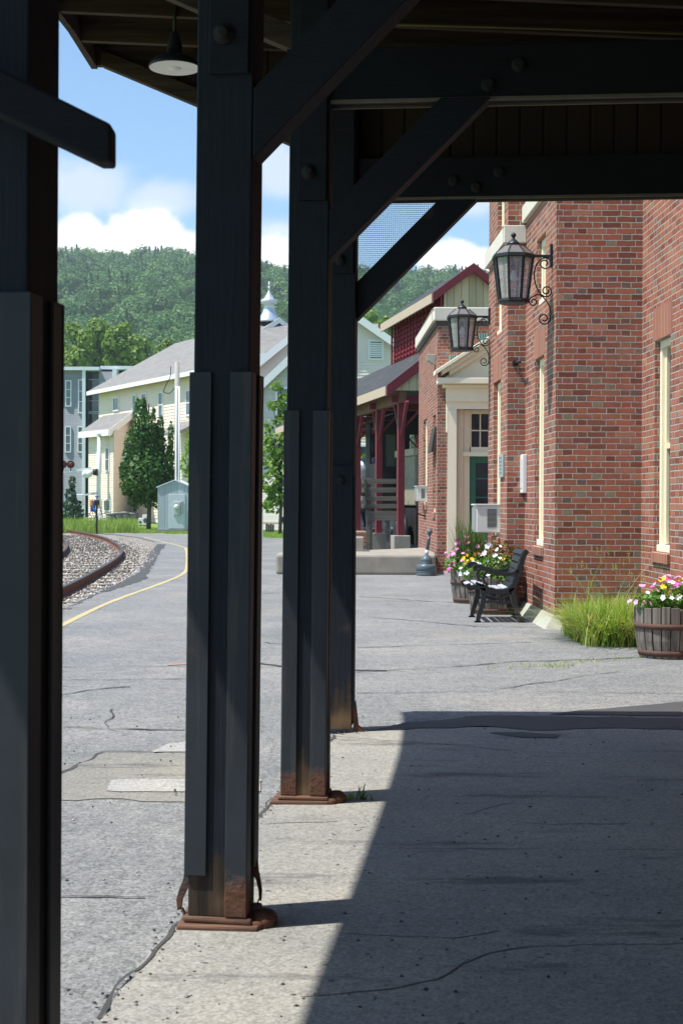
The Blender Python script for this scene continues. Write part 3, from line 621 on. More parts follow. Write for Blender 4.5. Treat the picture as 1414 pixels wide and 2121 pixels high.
# posts
M['bolt_iron'] = simple('bolt_iron', (.016, .015, .015), .8, var=.4, bump=.4)
M['edge_highlight'] = simple('worn_edge_highlight', (.16, .13, .10), .8, var=.4, scale=8)
POSTS = [(3.0, 56), (4.82, 514), (6.83, 675), (9.0, 733)]
PW = .19
def angle_iron(b, x, y, sx, sy, z0, z1, leg=.074, th=.009, off=.002):
    """L section round one corner of a post; sx, sy point outward"""
    X0, X1 = x + sx * (off + th), x - sx * (leg - off - th); Y0, Y1 = y + sy * (off + th), y - sy * (leg - off - th)
    b.box((min(X0, X1), min(Y0, y + sy * off), z0), (max(X0, X1), max(Y0, y + sy * off), z1))
    b.box((min(X0, x + sx * off), min(y + sy * off, Y1), z0), (max(X0, x + sx * off), max(y + sy * off, Y1), z1))
LEAN = (.003, .008, .006, .003)
THETA = (.14, .13, .09, .09)
for i, (D, px) in enumerate(POSTS):
    xr = at(px, 1040, D).x; xl = xr - PW; RC_ = ((xr, D), THETA[i], LEAN[i])
    zt = zj(xr) + .02
    p = MB().box((xl, D, .05), (xr, D + PW, zt)).rot(*RC_).build('post', 'post_wood', can, bevel=.006)
    # splice board and bolt high on the front face
    MB().box((xl + .045, D - .022, 2.86), (xr - .012, D - .001, zt - .1)).rot(*RC_).build('splice_board', 'brace_wood', p, bevel=.003)
    ax = Matrix.Rotation(R(90), 3, 'X')
    bz = 2.99 if i < 3 else 2.94
    MB().lathe([(.036, 0), (.036, .008), (.021, .009), (.021, .03), (.012, .034)], (xl + .095, D - .023, bz), 14, ax=ax).rot(*RC_).build('bolt', 'bolt_iron', p)
    if i < 3:
        zp = 1.872
        for sx, sy in ((-1, -1), (1, -1), (-1, 1), (1, 1)):
            b = MB(); torn = (i == 1 and (sx, sy) in ((-1, -1), (1, 1)))
            angle_iron(b, xl if sx < 0 else xr, D if sy < 0 else D + PW, sx, sy, .19 if torn else .055, zp)
            if torn:      # rusted foot of the angle curling away from the post
                X = (xl if sx < 0 else xr) + sx * .011; Y = (D if sy < 0 else D + PW) - sy * .02
                k_ = 1 if sx < 0 else .55
                b.prism([(X + sx * u * k_, Y, z_) for u, z_ in ((.006, .2), (-.07, .2), (-.062, .178), (-.05, .172), (-.03, .176), (-.02, .15), (-.004, .135), (.012, .10), (.016, .07), (.0, .035), (-.006, .032), (.012, .068), (.030, .062), (.034, .10), (.026, .13), (.012, .165))], (0, .012, 0))
            b.rot(*RC_).build('steel_angle', 'steel', p, bevel=.003)
    else:
        MB().box((xl + .01, D - .028, .03), (xr - .004, D - .001, at(700, 965, D).z)).rot(*RC_).build('cover_board', 'post_wood', p, bevel=.004)
        MB().lathe([(.026, 0), (.026, .008), (.016, .009), (.016, .02)], (xl + .11, D - .029, at(700, 995, D).z), 14, ax=ax).rot(*RC_).build('bolt', 'bolt_iron', p)
        b = MB(); angle_iron(b, xr, D, 1, -1, .12, 1.6, leg=.04); b.prism([(xr + .006, D - .01, .2), (xr + .018, D - .01, .2), (xr + .035, D - .01, .05), (xr + .08, D - .01, .012), (xr + .006, D - .01, .012)], (0, .05, 0))
        b.rot(*RC_).build('steel_angle', 'steel', p)
    # foot: rotten timber pad
    if i in (1, 2):
        b = MB(); rr = random.Random(i)
        for q, (z0, z1, e) in enumerate(((.0, .03, .042), (.03, .052, .022))):
            poly = []
            for (sx, sy) in ((-1, -1), (1, -1), (1, 1), (-1, 1)):
                poly.append(((xl if sx < 0 else xr) + sx * e * rr.uniform(.6, 1.5), (D if sy < 0 else D + PW) + sy * e * rr.uniform(.4, 1.0), z0))
            b.prism(poly, (0, 0, z1 - z0))
        b.rot(*RC_).build('base_pad', 'rotten', p, bevel=.008)
        b = MB(); b.ball((xr + .055, D + .07, .03), .05, 10, (1, 1.3, .75)); b.ball((xr + .03, D + .02, .02), .035, 8, (1.2, 1, .8)); b.rot(*RC_).build('rust_clump', 'steel', p)
    # cross beam, brace and cantilever arm
    if i > 0:
        zb = 1.44 + 1.893; XE = 3.42; yb = D + .02
        if i == 3: yb = D + .05
        MB().box((xl - .02 if i < 3 else xr - .02, yb, zb), (XE, yb + .10, zb + .25)).rot(*RC_).build('beam', 'beam_wood', can, bevel=.005)
        for yy in (yb - .004, yb + .096): MB().box((xr - .0, yy, zb - .012), (XE, yy + .012, zb + .004)).rot(*RC_).build('highlight_strip', 'edge_highlight', can)  # pale strips added as the highlight lines on the beam's worn lower edges
        MB().box((xr - .01, yb + .16, zb + .012), (XE, yb + .2, zb + .12)).rot(*RC_).build('beam_batten', 'beam_wood', can, bevel=.003)
        for q in range(3 if i == 3 else 2):
            MB().lathe([(.035, 0), (.035, .008), (.02, .009), (.02, .028)], (xr + (.74, .88, .60)[q], yb - .001, zb + (.06, .15, .1)[q]), 12, ax=ax).rot(*RC_).build('bolt', 'bolt_iron', can)
        z0 = 1.44 + 1.14; w_ = .235; Lx = zb - z0
        bo = D - .002 if i < 3 else D + .06
        MB().prism([(xr + .002, bo, z0), (xr + Lx, bo, zb - .001), (xr + Lx - w_, bo, zb - .001), (xr + .002, bo, z0 + w_)], (0, .125, 0)).rot(*RC_).build('brace', 'brace_wood', can, bevel=.005)
    if i > 0:
        xe = eaveX(D + .2) + .05; ya = D + .06 if i < 3 else D + .11
        zA = 1.44 + 2.13
        zB = zj(xe) - .005
        MB().prism([(xl + .05, ya, zA), (xe, ya, zB - .0), (xe, ya, zB + .10), (xl + .05, ya, zA + .12)], (0, .08, 0)).rot(*RC_).build('cantilever_arm', 'joist_wood', can, bevel=.004)
# stub of the arm bolted across the first post
p1, p2, p3, p4, p5 = at(-260, 12, 2.84), at(230, 256, 2.84), at(230, 334, 2.84), at(204, 334, 2.84), at(-260, 112, 2.84)
MB().prism([p1, p2, p3, p4, p5], (0, .07, 0)).build('cantilever_arm', 'brace_wood', can, bevel=.006)
# end wall of upright planks above the last beam, following the arm out to the eave
D = 9.0; xr = at(733, 1040, D).x; xl = xr - PW; xe = eaveX(9.4) + .05; yp = D + .195; RC4 = ((xr, D), .09, .003)
poly = [(XR, yp, 1.44 + 2.02), (xl + .05, yp, 1.44 + 2.02), (xl + .05, yp, 1.44 + 2.2), (xe, yp, zj(xe) + .03), (xe, yp, zj(xe) + JH), (XR, yp, zj(XR) + JH)]
MB().prism(poly, (0, .02, 0)).rot(*RC4).build('plank_wall', 'plank', can)
# bird netting in the bay of the last brace and over the planks
b = MB(); zt = 1.44 + 1.893; z0 = 1.44 + 1.14; yn = D + .10; q = .0127; wv = .0011
x = xr + .01
while x < xr + .72:
    b.box((x - wv, yn - wv, z0 + (x - xr) + .06), (x + wv, yn + wv, zt)); x += q
z = z0 + .1
while z < zt: b.box((xr, yn - wv - .001, z - wv), (xr + (z - z0) - .03, yn + wv - .001, z + wv)); z += q
b.rot(*RC4).build('bird_netting', simple('netting_wire', (.05, .055, .06), .6), can)
# conduit along a joist
b = MB(); ya = 8.1; b.tube([(xr + .1, ya, at(820, 50, ya).z), (1.2, ya, at(1150, 60, ya).z), (3.3, ya, at(1414, 68, ya).z - .05)], .007, 6); b.build('conduit', simple('yellow_conduit', (.10, .08, .03), .6), can)
# pendant lamp
c = at(362, 141, 8.25)
lamp = thing('pendant_lamp', 'black barn pendant lamp with white inside hanging under the canopy boards', 'lamp', tuple(c))
b = MB(); pr = [(.146, 0), (.148, .004), (.135, .03), (.105, .055), (.062, .072), (.045, .078), (.042, .13), (.03, .17), (.02, .2), (.012, .205), (.012, .22)]
b.lathe(pr[:-1] + [(.001, .206)], c, 28); b.build('shade', 'iron', lamp, recalc=True)
b = MB(); b.lathe([(.143, .003), (.128, .026), (.1, .048), (.05, .06), (.001, .062)], c - Vector((0, 0, .004)), 28); b.build('reflector', simple('white_enamel', (.8, .8, .78), .35), lamp, recalc=False)
MB().ball(c + Vector((0, 0, .022)), .05, 14, (1, 1, .75)).build('bulb', 'bulb', lamp)
b = MB(); b.tube([c + Vector((0, 0, .2)), c + Vector((0, 0, .32)), c + Vector((.005, 0, .36)), c + Vector((.03, 0, .40))], .011, 8); b.build('stem', 'iron', lamp)
# ------------------------------------------------------------------ brick station
AN = .019; US = Vector((math.cos(AN), math.sin(AN), 0)); VS = Vector((-math.sin(AN), math.cos(AN), 0))
A0 = gnd(1149, 1300); A0 = at(1149, 1040, 16.6); A0.z = 0
def S(a, b, z=0.0): return A0 + US * a + VS * b + Vector((0, 0, z))
def sidehit(x, y, a):
    d = ray(x, y); o = A0 + US * a - EYE; n = US; t = o.dot(n) / d.dot(n); p = EYE + d * t
    return (p - A0).dot(VS), p.z
def fronthit(x, y, b):
    d = ray(x, y); o = A0 + VS * b - EYE; t = o.dot(VS) / d.dot(VS); p = EYE + d * t
    return (p - A0).dot(US), p.z
sta = thing('brick_station', 'red brick railway station with cream stone bands, tall cream windows and pedimented doorway', 'station building', tuple(S(.5, 0)))
def wall(mb, P0, P1, z0, z1, nrm, openings=(), reveal=.07):
    h = (P1 - P0); L = h.length; h = h / L; n = Vector(nrm)
    ss = sorted({0, L, *[o[0] for o in openings], *[o[1] for o in openings]}); zs = sorted({z0, z1, *[o[2] for o in openings], *[o[3] for o in openings]})
    flip = h.cross(Vector((0, 0, 1))).dot(n) < 0
    def quad(a, b, c, d): mb.add([a, b, c, d], [(3, 2, 1, 0) if flip else (0, 1, 2, 3)])
    W = lambda s, z, dd=0.0: P0 + h * s + Vector((0, 0, z)) - n * dd
    for a, b in zip(ss[:-1], ss[1:]):
        for c, d in zip(zs[:-1], zs[1:]):
            if any(o[0] <= a + 1e-6 and o[1] >= b - 1e-6 and o[2] <= c + 1e-6 and o[3] >= d - 1e-6 for o in openings): continue
            quad(W(a, c), W(b, c), W(b, d), W(a, d))
    for a, b, c, d in openings:
        r = reveal
        quad(W(a, c), W(a, c, r), W(a, d, r), W(a, d)) if False else mb.add([W(a, c), W(a, c, r), W(a, d, r), W(a, d)], [(0, 1, 2, 3) if flip else (3, 2, 1, 0)])
        mb.add([W(b, c), W(b, c, r), W(b, d, r), W(b, d)], [(3, 2, 1, 0) if flip else (0, 1, 2, 3)])
        mb.add([W(a, d), W(b, d), W(b, d, r), W(a, d, r)], [(0, 1, 2, 3) if flip else (3, 2, 1, 0)])
        mb.add([W(a, c), W(b, c), W(b, c, r), W(a, c, r)], [(3, 2, 1, 0) if flip else (0, 1, 2, 3)])
def side_open(a, b0, x0, x1, yt, yb):
    """opening in a left-facing wall from photo pixels (x0 = far jamb, x1 = near jamb, heights read at the near jamb)"""
    f = sidehit(x0, 1040, a)[0]; nr = sidehit(x1, 1040, a)[0]; zt = sidehit(x1, yt, a)[1]; zb = sidehit(x1, yb, a)[1]
    return (nr - b0, f - b0, zb, zt)
HT = 7.4
b2 = 2.4; a2 = fronthit(1049, 1040, b2)[0]; b3 = sidehit(1010, 1040, a2)[0]
bD = 13.9; aD = fronthit(905, 1040, bD)[0]; bE = sidehit(866, 1040, aD)[0]
bN = -33.0; aR = fronthit(1327, 1040, 0)[0]  # right wall carried on behind the camera, unseen, to close off side light
opR = [side_open(aR, bN, 1354, 1386, 693, 1147)]
opP = [side_open(0, 0, 1106.5, 1124.5, 735, 1133), side_open(0, 0, 1109, 1127, 482, 622)]
op2 = [side_open(a2, b2, 1021, 1035, 786, 1112), side_open(a2, b2, 1023.5, 1036.5, 575, 688), side_open(a2, b2, 1028, 1041, 380, 497)]
op3 = [side_open(aD, bD, 876, 884, 866, 1046), side_open(aD, bD, 896, 901, 858, 1062)]
nL = -US; nF = -VS
b = MB()
wall(b, S(aR, bN), S(aR, 0), 0, HT, nL, opR); wall(b, S(0, 0), S(aR, 0), 0, HT, nF)
wall(b, S(0, 0), S(0, b2), 0, HT, nL, opP); wall(b, S(a2, b2), S(0, b2), 0, HT, nF); wall(b, S(a2, b2), S(a2, b3), 0, HT, nL, op2)
wall(b, S(a2, b3), S(6, b3), 0, HT, VS); wall(b, S(6, bN), S(6, b3), 0, HT, US); wall(b, S(aR, bN), S(6, bN), 0, HT, nF)
b.add([S(aR, bN, HT), S(6, bN, HT), S(6, b3, HT), S(a2, b3, HT), S(a2, b2, HT), S(0, b2, HT), S(0, 0, HT), S(aR, 0, HT)], [tuple(range(8))])
HW = fronthit(950, 665, bD)[1]
dl, dtop = fronthit(945, 847, bD); dr = dl + 1.5
wall(b, S(aD, bD), S(6, bD), 0, HW, nF, [(dl - aD, dr - aD, 0, dtop)], .16); wall(b, S(aD, bD), S(aD, bE), 0, HW, nL, op3)
wall(b, S(aD, bE), S(6, bE), 0, HW, VS); wall(b, S(6, b3), S(6, bE), 0, HW, US); wall(b, S(2.4, b3), S(2.4, bD), 0, HW, nL)
b.add([S(aD, bD, HW), S(6, bD, HW), S(6, bE, HW), S(aD, bE, HW)], [(0, 1, 2, 3)])
b.add([S(2.4, b3, HW), S(6, b3, HW), S(6, bD, HW), S(2.4, bD, HW)], [(0, 1, 2, 3)])
b.build('wall', 'brick', sta, recalc=False)
def sbox(lo, hi, mb=None):
    mb = mb or MB(); (a0, b0, z0), (a1, b1, z1) = lo, hi
    P = [S(a0, b0, z0), S(a1, b0, z0), S(a1, b1, z0), S(a0, b1, z0), S(a0, b0, z1), S(a1, b0, z1), S(a1, b1, z1), S(a0, b1, z1)]
    return mb.add(P, [(0, 3, 2, 1), (4, 5, 6, 7), (0, 1, 5, 4), (1, 2, 6, 5), (2, 3, 7, 6), (3, 0, 4, 7)])
def side_window(a, b0, op, name='window', bars=1, sill=True, lintel=True, label=None):
    s0, s1, z0, z1 = op; f0, f1 = b0 + s0, b0 + s1; rv = .055
    fr = MB(); fw = min(.085, (f1 - f0) * .2)
    for lo, hi in (((a + rv, f0 + .003, z0), (a + .16, f0 + fw, z1)), ((a + rv, f1 - fw, z0), (a + .16, f1 - .003, z1)), ((a + rv, f0 + fw, z1 - fw), (a + .16, f1 - fw, z1 - .003)), ((a + rv - .03, f0 + .004, z0 + .003), (a + .16, f1 - .004, z0 + fw * .9))): sbox(lo, hi, fr)
    o = fr.build('window', 'cream', sta, bevel=.004)
    sash = MB(); g0, g1 = f0 + fw, f1 - fw; zm = (z0 + z1) / 2
    for lo, hi in (((a + .09, g0, z0 + fw), (a + .14, g0 + .09, z1 - fw)), ((a + .09, g1 - .09, z0 + fw), (a + .14, g1, z1 - fw)), ((a + .085, g0 + .09, zm - .03), (a + .14, g1 - .09, zm + .03))): sbox(lo, hi, sash)
    sash.build('sash', 'cream_dk', o)
    sbox((a + .12, g0 + .01, z0 + fw), (a + .135, g1 - .01, z1 - fw)).build('glass', 'pane', o)
    if sill: 
        sb = MB(); sbox((a - .035, f0 - .03, z0 - .115), (a + .06, f1 + .03, z0 - .004), sb); sb.build('sill', 'soldier', o, bevel=.006)
    if lintel: sbox((a - .003, f0 - .08, z1 + .004), (a + .02, f1 + .08, z1 + .36)).build('lintel', 'soldier', o)
side_window(aR, bN, opR[0]); side_window(0, 0, opP[0]); side_window(0, 0, opP[1], sill=False, lintel=False)
side_window(a2, b2, op2[0]); side_window(a2, b2, op2[1], sill=False, lintel=False); side_window(a2, b2, op2[2], sill=False, lintel=False)
side_window(aD, bD, op3[0]); side_window(aD, bD, op3[1], lintel=False)
# stone string courses and coping
zb0 = sidehit(1086, 466, 0)[1]; zb1 = sidehit(1086, 433, 0)[1]
sbox((-.055, .62, zb0), (.02, b2 + .0, zb1)).build('stone_band', 'stone', sta, bevel=.01)
zc0 = sidehit(1011, 558, a2)[1]; zc1 = sidehit(1011, 526, a2)[1]
mb = MB(); sbox((a2 - .06, b2 - .06, zc0), (-.002, b2 + .02, zc1), mb); sbox((a2 - .06, b2 + .02, zc0), (a2 + .02, b3 + .05, zc1), mb); mb.build('stone_band', 'stone', sta, bevel=.008)
mb = MB(); zcp = HW + .28
sbox((aD - .09, bD - .09, HW + .002), (5.9, bD + .3, zcp), mb); sbox((aD - .09, bD + .3, HW + .002), (aD + .3, bE + .09, zcp), mb); mb.build('coping', 'stone', sta, bevel=.02)
mb = MB(); sbox((aD - .05, bD - .05, HW - .1), (5.9, bD + .2, HW), mb); sbox((aD - .05, bD + .2, HW - .1), (aD + .2, bE + .05, HW), mb); mb.build('coping_shadow', simple('coping_shadow_dark', (.06, .05, .05), .7), sta)  # dark strip built in as the shadow below the coping
# concrete foot of the pier
mb = MB()
mb.prism([S(-.09, -.09, 0), S(aR + .0, -.09, 0), S(aR, -.003, .13), S(-.003, -.003, .13)], (0, 0, .0001)) if False else None
for (p, q, n) in ((S(0, 0), S(aR, 0), nF), (S(0, 0), S(0, b2), nL)):
    pass
fo = [(-.13, -.12, 0), (aR, -.12, 0), (aR, b2, 0), (-.13, b2, 0)]; fi = [(-.02, -.015, .15), (aR, -.015, .15), (aR, b2, .15), (-.02, b2, .15)]
P = [S(*q) for q in fo] + [S(*q) for q in fi]
mb.add(P, [(0, 1, 5, 4), (3, 0, 4, 7), (4, 5, 6, 7)]); mb.build('foot', simple('painted_footing', (.40, .39, .32), .85, var=.2, scale=5, bump=.4, dirt=(.36, .46, .38)), sta)
# doorway with pediment
pl, py0 = fronthit(897, 783, bD); pc = (dl + dr) / 2; slope = math.tan(R(33)); 
zcor0 = fronthit(950, 797, bD)[1]; zcor1 = fronthit(950, 785, bD)[1]; dpr = .34
ds = sbox((pl + .06, bD - dpr, zcor0), (2 * pc - pl - .06, bD - .002, zcor1)).build('door_surround', 'cream', sta, bevel=.01)
mb = MB(); sbox((pl + .26, bD - .13, zcor0 - .36), (2 * pc - pl - .26, bD - .003, zcor0 - .002), mb); mb.build('frieze', 'cream', ds, bevel=.01)
mb = MB(); sbox((pl + .18, bD - dpr + .1, zcor0 - .08), (2 * pc - pl - .18, bD - .004, zcor0 - .001), mb); mb.build('bed_mould', 'cream_dk', ds, bevel=.03)
apz = zcor1 + (pc - pl) * slope
for lay, (dd, off, th) in enumerate(((dpr + .05, 0.0, .09), (dpr - .03, -.1, .10), (.2, -.21, .12))):
    for sg in (-1, 1):
        x0 = pc + sg * (pc - pl); z0 = zcor1 + .05 + off
        poly = [S(x0, bD - dd, z0), S(pc, bD - dd, apz + .05 + off), S(pc, bD - dd, apz + .05 + off + th), S(x0, bD - dd, z0 + th)]
        if lay: poly[0] = S(x0 - sg * .16 * lay, bD - dd, max(zcor1 + .002, z0 + .16 * lay * slope)); poly[3] = S(x0 - sg * .16 * lay, bD - dd, max(zcor1 + .004, z0 + .16 * lay * slope + th))
        MB().prism(poly, VS * (dd - .005 - .002 * lay)).build('raking_cornice', ('cream', 'cream_dk', 'cream')[lay], ds, bevel=.01)
MB().prism([S(pl + .2, bD - .08, zcor1 + .002), S(2 * pc - pl - .2, bD - .08, zcor1 + .002), S(pc, bD - .08, apz - .06)], VS * .075).build('tympanum', 'cream', ds)
cw = .19
mb = MB(); sbox((dl - cw, bD - .06, 0), (dl, bD + .02, dtop), mb); sbox((dr, bD - .06, 0), (dr + cw, bD + .02, dtop), mb); sbox((dl - cw, bD - .06, dtop), (dr + cw, bD + .0, dtop + .15), mb)
sbox((dl - cw - .035, bD - .055, dtop - .5), (dl - cw + .001, bD - .0, dtop + .149), mb); mb.build('casing', 'cream', ds, bevel=.006)
mb = MB(); sbox((dl - cw - .03, bD - .075, dtop + .151), (dr + cw + .03, bD - .002, dtop + .19), mb); mb.build('casing_cap', 'cream', ds, bevel=.006)
jl = fronthit(972, 900, bD + .2)[0]; jm = fronthit(958, 900, bD + .13)[0]
mb = MB(); sbox((dl + .001, bD + .11, 0), (jm, bD + .3, dtop - .001), mb); sbox((jm, bD + .18, 0), (jl, bD + .32, dtop - .001), mb); sbox((2 * pc - jl, bD + .18, 0), (dr - .001, bD + .32, dtop - .001), mb)
zsb, zst = fronthit(985, 945, bD + .12)[1], fronthit(985, 926, bD + .2)[1]
sbox((jl, bD + .19, dtop - .09), (2 * pc - jl, bD + .3, dtop - .001), mb)
mb.build('jamb', 'cream_dk', ds, bevel=.004)
mb = MB(); sbox((jm - .0, bD + .08, zsb), (2 * pc - jm, bD + .26, zsb + .09), mb); sbox((jl + .02, bD + .17, zsb + .09), (2 * pc - jl - .02, bD + .27, zst), mb); mb.build('transom_bar', 'cream', ds, bevel=.006)
tw = MB(); wz0, wz1 = zst, dtop - .09; n_ = 4; W0, W1 = jl, 2 * pc - jl
for k in range(n_ + 1): xx = W0 + (W1 - W0) * k / n_; sbox((xx - (.04 if k in (0, n_) else .014), bD + .21, wz0), (xx + (.04 if k in (0, n_) else .014), bD + .25, wz1), tw)
zm = (wz0 + wz1) / 2; sbox((W0 + .04, bD + .212, zm - .014), (W1 - .04, bD + .248, zm + .014), tw)
tr_ = tw.build('transom_window', 'cream_dk', ds, bevel=.003)
sbox((W0, bD + .235, wz0), (W1, bD + .243, wz1)).build('glass', 'pane', tr_)
dm = MB(); st = .13
sbox((jl, bD + .24, .1), (jl + st, bD + .29, zsb), dm); sbox((2 * pc - jl - st, bD + .24, .1), (2 * pc - jl, bD + .29, zsb), dm); sbox((jl + st, bD + .24, zsb - .14), (2 * pc - jl - st, bD + .29, zsb), dm)
sbox((jl + st, bD + .24, .1), (2 * pc - jl - st, bD + .29, .85), dm)
for zz in (1.2, 1.55, 1.95): sbox((jl + st, bD + .248, zz - .016), (2 * pc - jl - st, bD + .288, zz + .016), dm)
dr_ = dm.build('door', 'green_door', ds, bevel=.004)
sbox((jl + st, bD + .262, .85), (2 * pc - jl - st, bD + .27, zsb - .14)).build('glass', 'pane', dr_)
cur = MB()
for k in range(10):
    x0 = jl + st + .09 + k * .07; cur.prism([S(x0, bD + .29, .9), S(x0 + .07, bD + .30 + .012 * (k % 2), .9), S(x0 + .07, bD + .3 + .012 * (k % 2), 1.95), S(x0, bD + .29, 1.95)], VS * .004)
sbox((jl - .05, bD + .335, .0), (2 * pc - jl + .05, bD + .345, dtop)).build('dark_interior', 'dark', ds)
# green copper vents high in the brick above the door
for (x0, x1, y0, y1) in ((990, 1009, 690, 706), (929, 946, 735, 756)):
    q0, z1_ = fronthit(x0, y0, bD); q1, z0_ = fronthit(x1, y1, bD)
    mb = MB(); sbox((q0, bD - .012, z0_), (q1, bD + .02, z1_), mb)
    o = mb.build('copper_vent', simple('verdigris', (.22, .36, .33), .7, var=.2), sta)
    mb = MB()
    for k in range(1, 4): sbox((q0 + (q1 - q0) * k / 4 - .006, bD - .02, z0_ + .01), (q0 + (q1 - q0) * k / 4 + .006, bD - .013, z1_ - .01), mb)
    mb.build('vent_bar', 'dark', o)
# pipe bracket on the second pier and small metal plaque, white temperature board, flood light, air conditioners
p0 = fronthit(1066, 753, b2); p1_ = fronthit(1082, 778, b2)
hk = thing('flag_bracket', 'small rusty iron rod sticking out of the narrow brick pier', 'bracket', tuple(S(p0[0], b2, p0[1])))
mb = MB(); mb.tube([S(p0[0], b2 + .01, p0[1]), S(p0[0] + .01, b2 - .12, p0[1] + .01), S(p0[0] + .02, b2 - .3, p0[1] - .01)], .018, 8); mb.build('rod', 'iron', hk)
MB().lathe([(.04, 0), (.04, .012)], S(p0[0], b2 - .001, p0[1]), 12, ax=Matrix.Rotation(R(90), 3, 'X')).build('mounting_plate', 'iron', hk)
def side_panel(a, x0, x1, y0, y1, th, name, mat, label, cat):
    f = sidehit(x0, 1040, a)[0]; nr = sidehit(x1, 1040, a)[0]; zt = sidehit(x1, y0, a)[1]; zb = sidehit(x1, y1, a)[1]
    t = thing(name, label, cat, tuple(S(a, (f + nr) / 2, zb)))
    return t, nr, f, zb, zt
t, nr, f, zb, zt = side_panel(a2, 1036, 1044.5, 940, 988, .03, 'wall_plaque', None, 'narrow grey metal plaque fixed on the brick beside the far window', 'plaque')
sbox((a2 - .03, nr, zb), (a2 - .002, f, zt)).build('plate', simple('plaque_metal', (.42, .45, .43), .5, .3, var=.15), t, bevel=.004)
mb = MB(); zz = zb + .05
while zz < zt - .05: sbox((a2 - .034, nr + .1, zz), (a2 - .031, f - .1, zz + .018), mb); zz += .05
mb.build('lettering_line', simple('plaque_relief', (.2, .23, .22), .6), t)
t, nr, f, zb, zt = side_panel(0, 1085.5, 1096, 940, 1021, .1, 'white_display_case', None, 'slim white display case fixed on the brick wall behind the bench', 'display case')
nr2 = f - .22
sbox((-.06, nr2, zb), (-.002, f, zt)).build('case', 'white', t, bevel=.008)
sbox((-.066, nr2 + .02, zb + .06), (-.061, f - .02, zt - .06)).build('front_panel', simple('display_paper', (.74, .72, .70), .25, var=.05), t, bevel=.003)
# air conditioners
def aircon(a, x0, x1, y0, y1, depth, label, grille=True):
    xx, zt = at(x0, y0, 1).x, 0
    bb = sidehit((x0 + x1) / 2 + 6, 1040, a)[0]
    return bb
def make_ac(a, bc, zb, w_, d_, h_, label, side_near=True):
    t = thing('window_air_conditioner', label, 'air conditioner', tuple(S(a - d_ / 2, bc, zb)), 'air conditioners in the station windows')
    sbox((a - d_, bc - w_ / 2, zb), (a + .05, bc + w_ / 2, zb + h_)).build('case', 'ac', t, bevel=.012)
    mb = MB(); n = 15; y = bc - w_ / 2
    for k in range(n):
        z0 = zb + h_ * (.2 + .68 * k / n); sbox((a - d_ * .52, y - .004, z0), (a - .03, y - .0005, z0 + h_ * .68 / n * .5), mb)
    mb.build('side_grille', 'dark', t)
    mb = MB(); sbox((a - d_ - .012, bc - w_ / 2 + .03, zb + .03), (a - d_ - .001, bc + w_ / 2 - .03, zb + h_ - .03), mb); mb.build('rear_grille', simple('condenser_fin', (.32, .32, .3), .6, .3), t)
    mb = MB(); sbox((a - d_ - .02, bc - w_ / 2 - .02, zb + h_), (a + .04, bc + w_ / 2 + .02, zb + h_ + .02), mb); mb.build('top_lip', 'ac', t, bevel=.004)
    return t
bc = b2 + (op2[0][0] + op2[0][1]) / 2; nearb = bc - .25
q0 = fronthit(986, 1103, nearb); q1 = fronthit(1035, 1047, nearb)
make_ac(a2, bc, q0[1], .5, a2 - q0[0], q1[1] - q0[1], 'larger white air conditioner with slotted side sticking out above the planters')
bc = bD + (op3[0][0] + op3[0][1]) / 2; nearb = bc - .3
q0 = fronthit(862.5, 1038, nearb); q1 = fronthit(884, 1008, nearb)
t = make_ac(aD, bc, q0[1], .6, aD - q0[0], q1[1] - q0[1], 'smaller white air conditioner in the brick wall above the leaning cigarette bin')
mb = MB(); sbox((aD - .2, bc - .02, q0[1] - .3), (aD - .17, bc + .02, q0[1]), mb); mb.bar(S(aD - .19, bc, q0[1] - .28), S(aD, bc, q0[1] - .35), .03, .03); mb.build('support_bracket', 'iron', t)
# flood light and hanging dark shutter
q = sidehit(903, 742, aD); t = thing('flood_light', 'small grey flood light box high on the far brick wall', 'flood light', tuple(S(aD, q[0], q[1])))
bl = q[0] + .25
MB().prism([S(aD, bl - .16, q[1] + .09), S(aD - .2, bl - .16, q[1] + .1), S(aD - .16, bl - .16, q[1] - .04), S(aD, bl - .16, q[1] - .14)], VS * .32).build('housing', simple('grey_housing', (.4, .38, .33), .6), t, bevel=.01)
MB().prism([S(aD - .203, bl - .14, q[1] + .085), S(aD - .165, bl - .14, q[1] - .035), S(aD - .17, bl - .14, q[1] - .035), S(aD - .208, bl - .14, q[1] + .085)], VS * .28).build('lens', simple('amber_lens', (.5, .45, .3), .3), t)
qn = sidehit(905, 1040, aD)[0]; zt_, zb_ = fronthit(903, 884, bD + .4)[1], fronthit(898, 937, bD + .4)[1]
t = thing('awning_shutter', 'dark metal shutter tilted out from the far brick wall', 'shutter', tuple(S(aD, bD + .5, zb_)))
MB().prism([S(aD - .01, bD + .25, zt_), S(aD - .10, bD + .25, zb_), S(aD - .12, bD + .25, zb_), S(aD - .03, bD + .25, zt_)], VS * .9).build('panel', simple('brown_black_metal', (.045, .035, .03), .5), t, bevel=.004)
mb = MB(); mb.prism([S(aD - .005, bD + .24, zt_), S(aD - .1, bD + .24, zb_), S(aD - .005, bD + .24, zb_)], VS * .02); mb.build('side_cheek', simple('brown_black_metal2', (.05, .04, .035), .5), t)
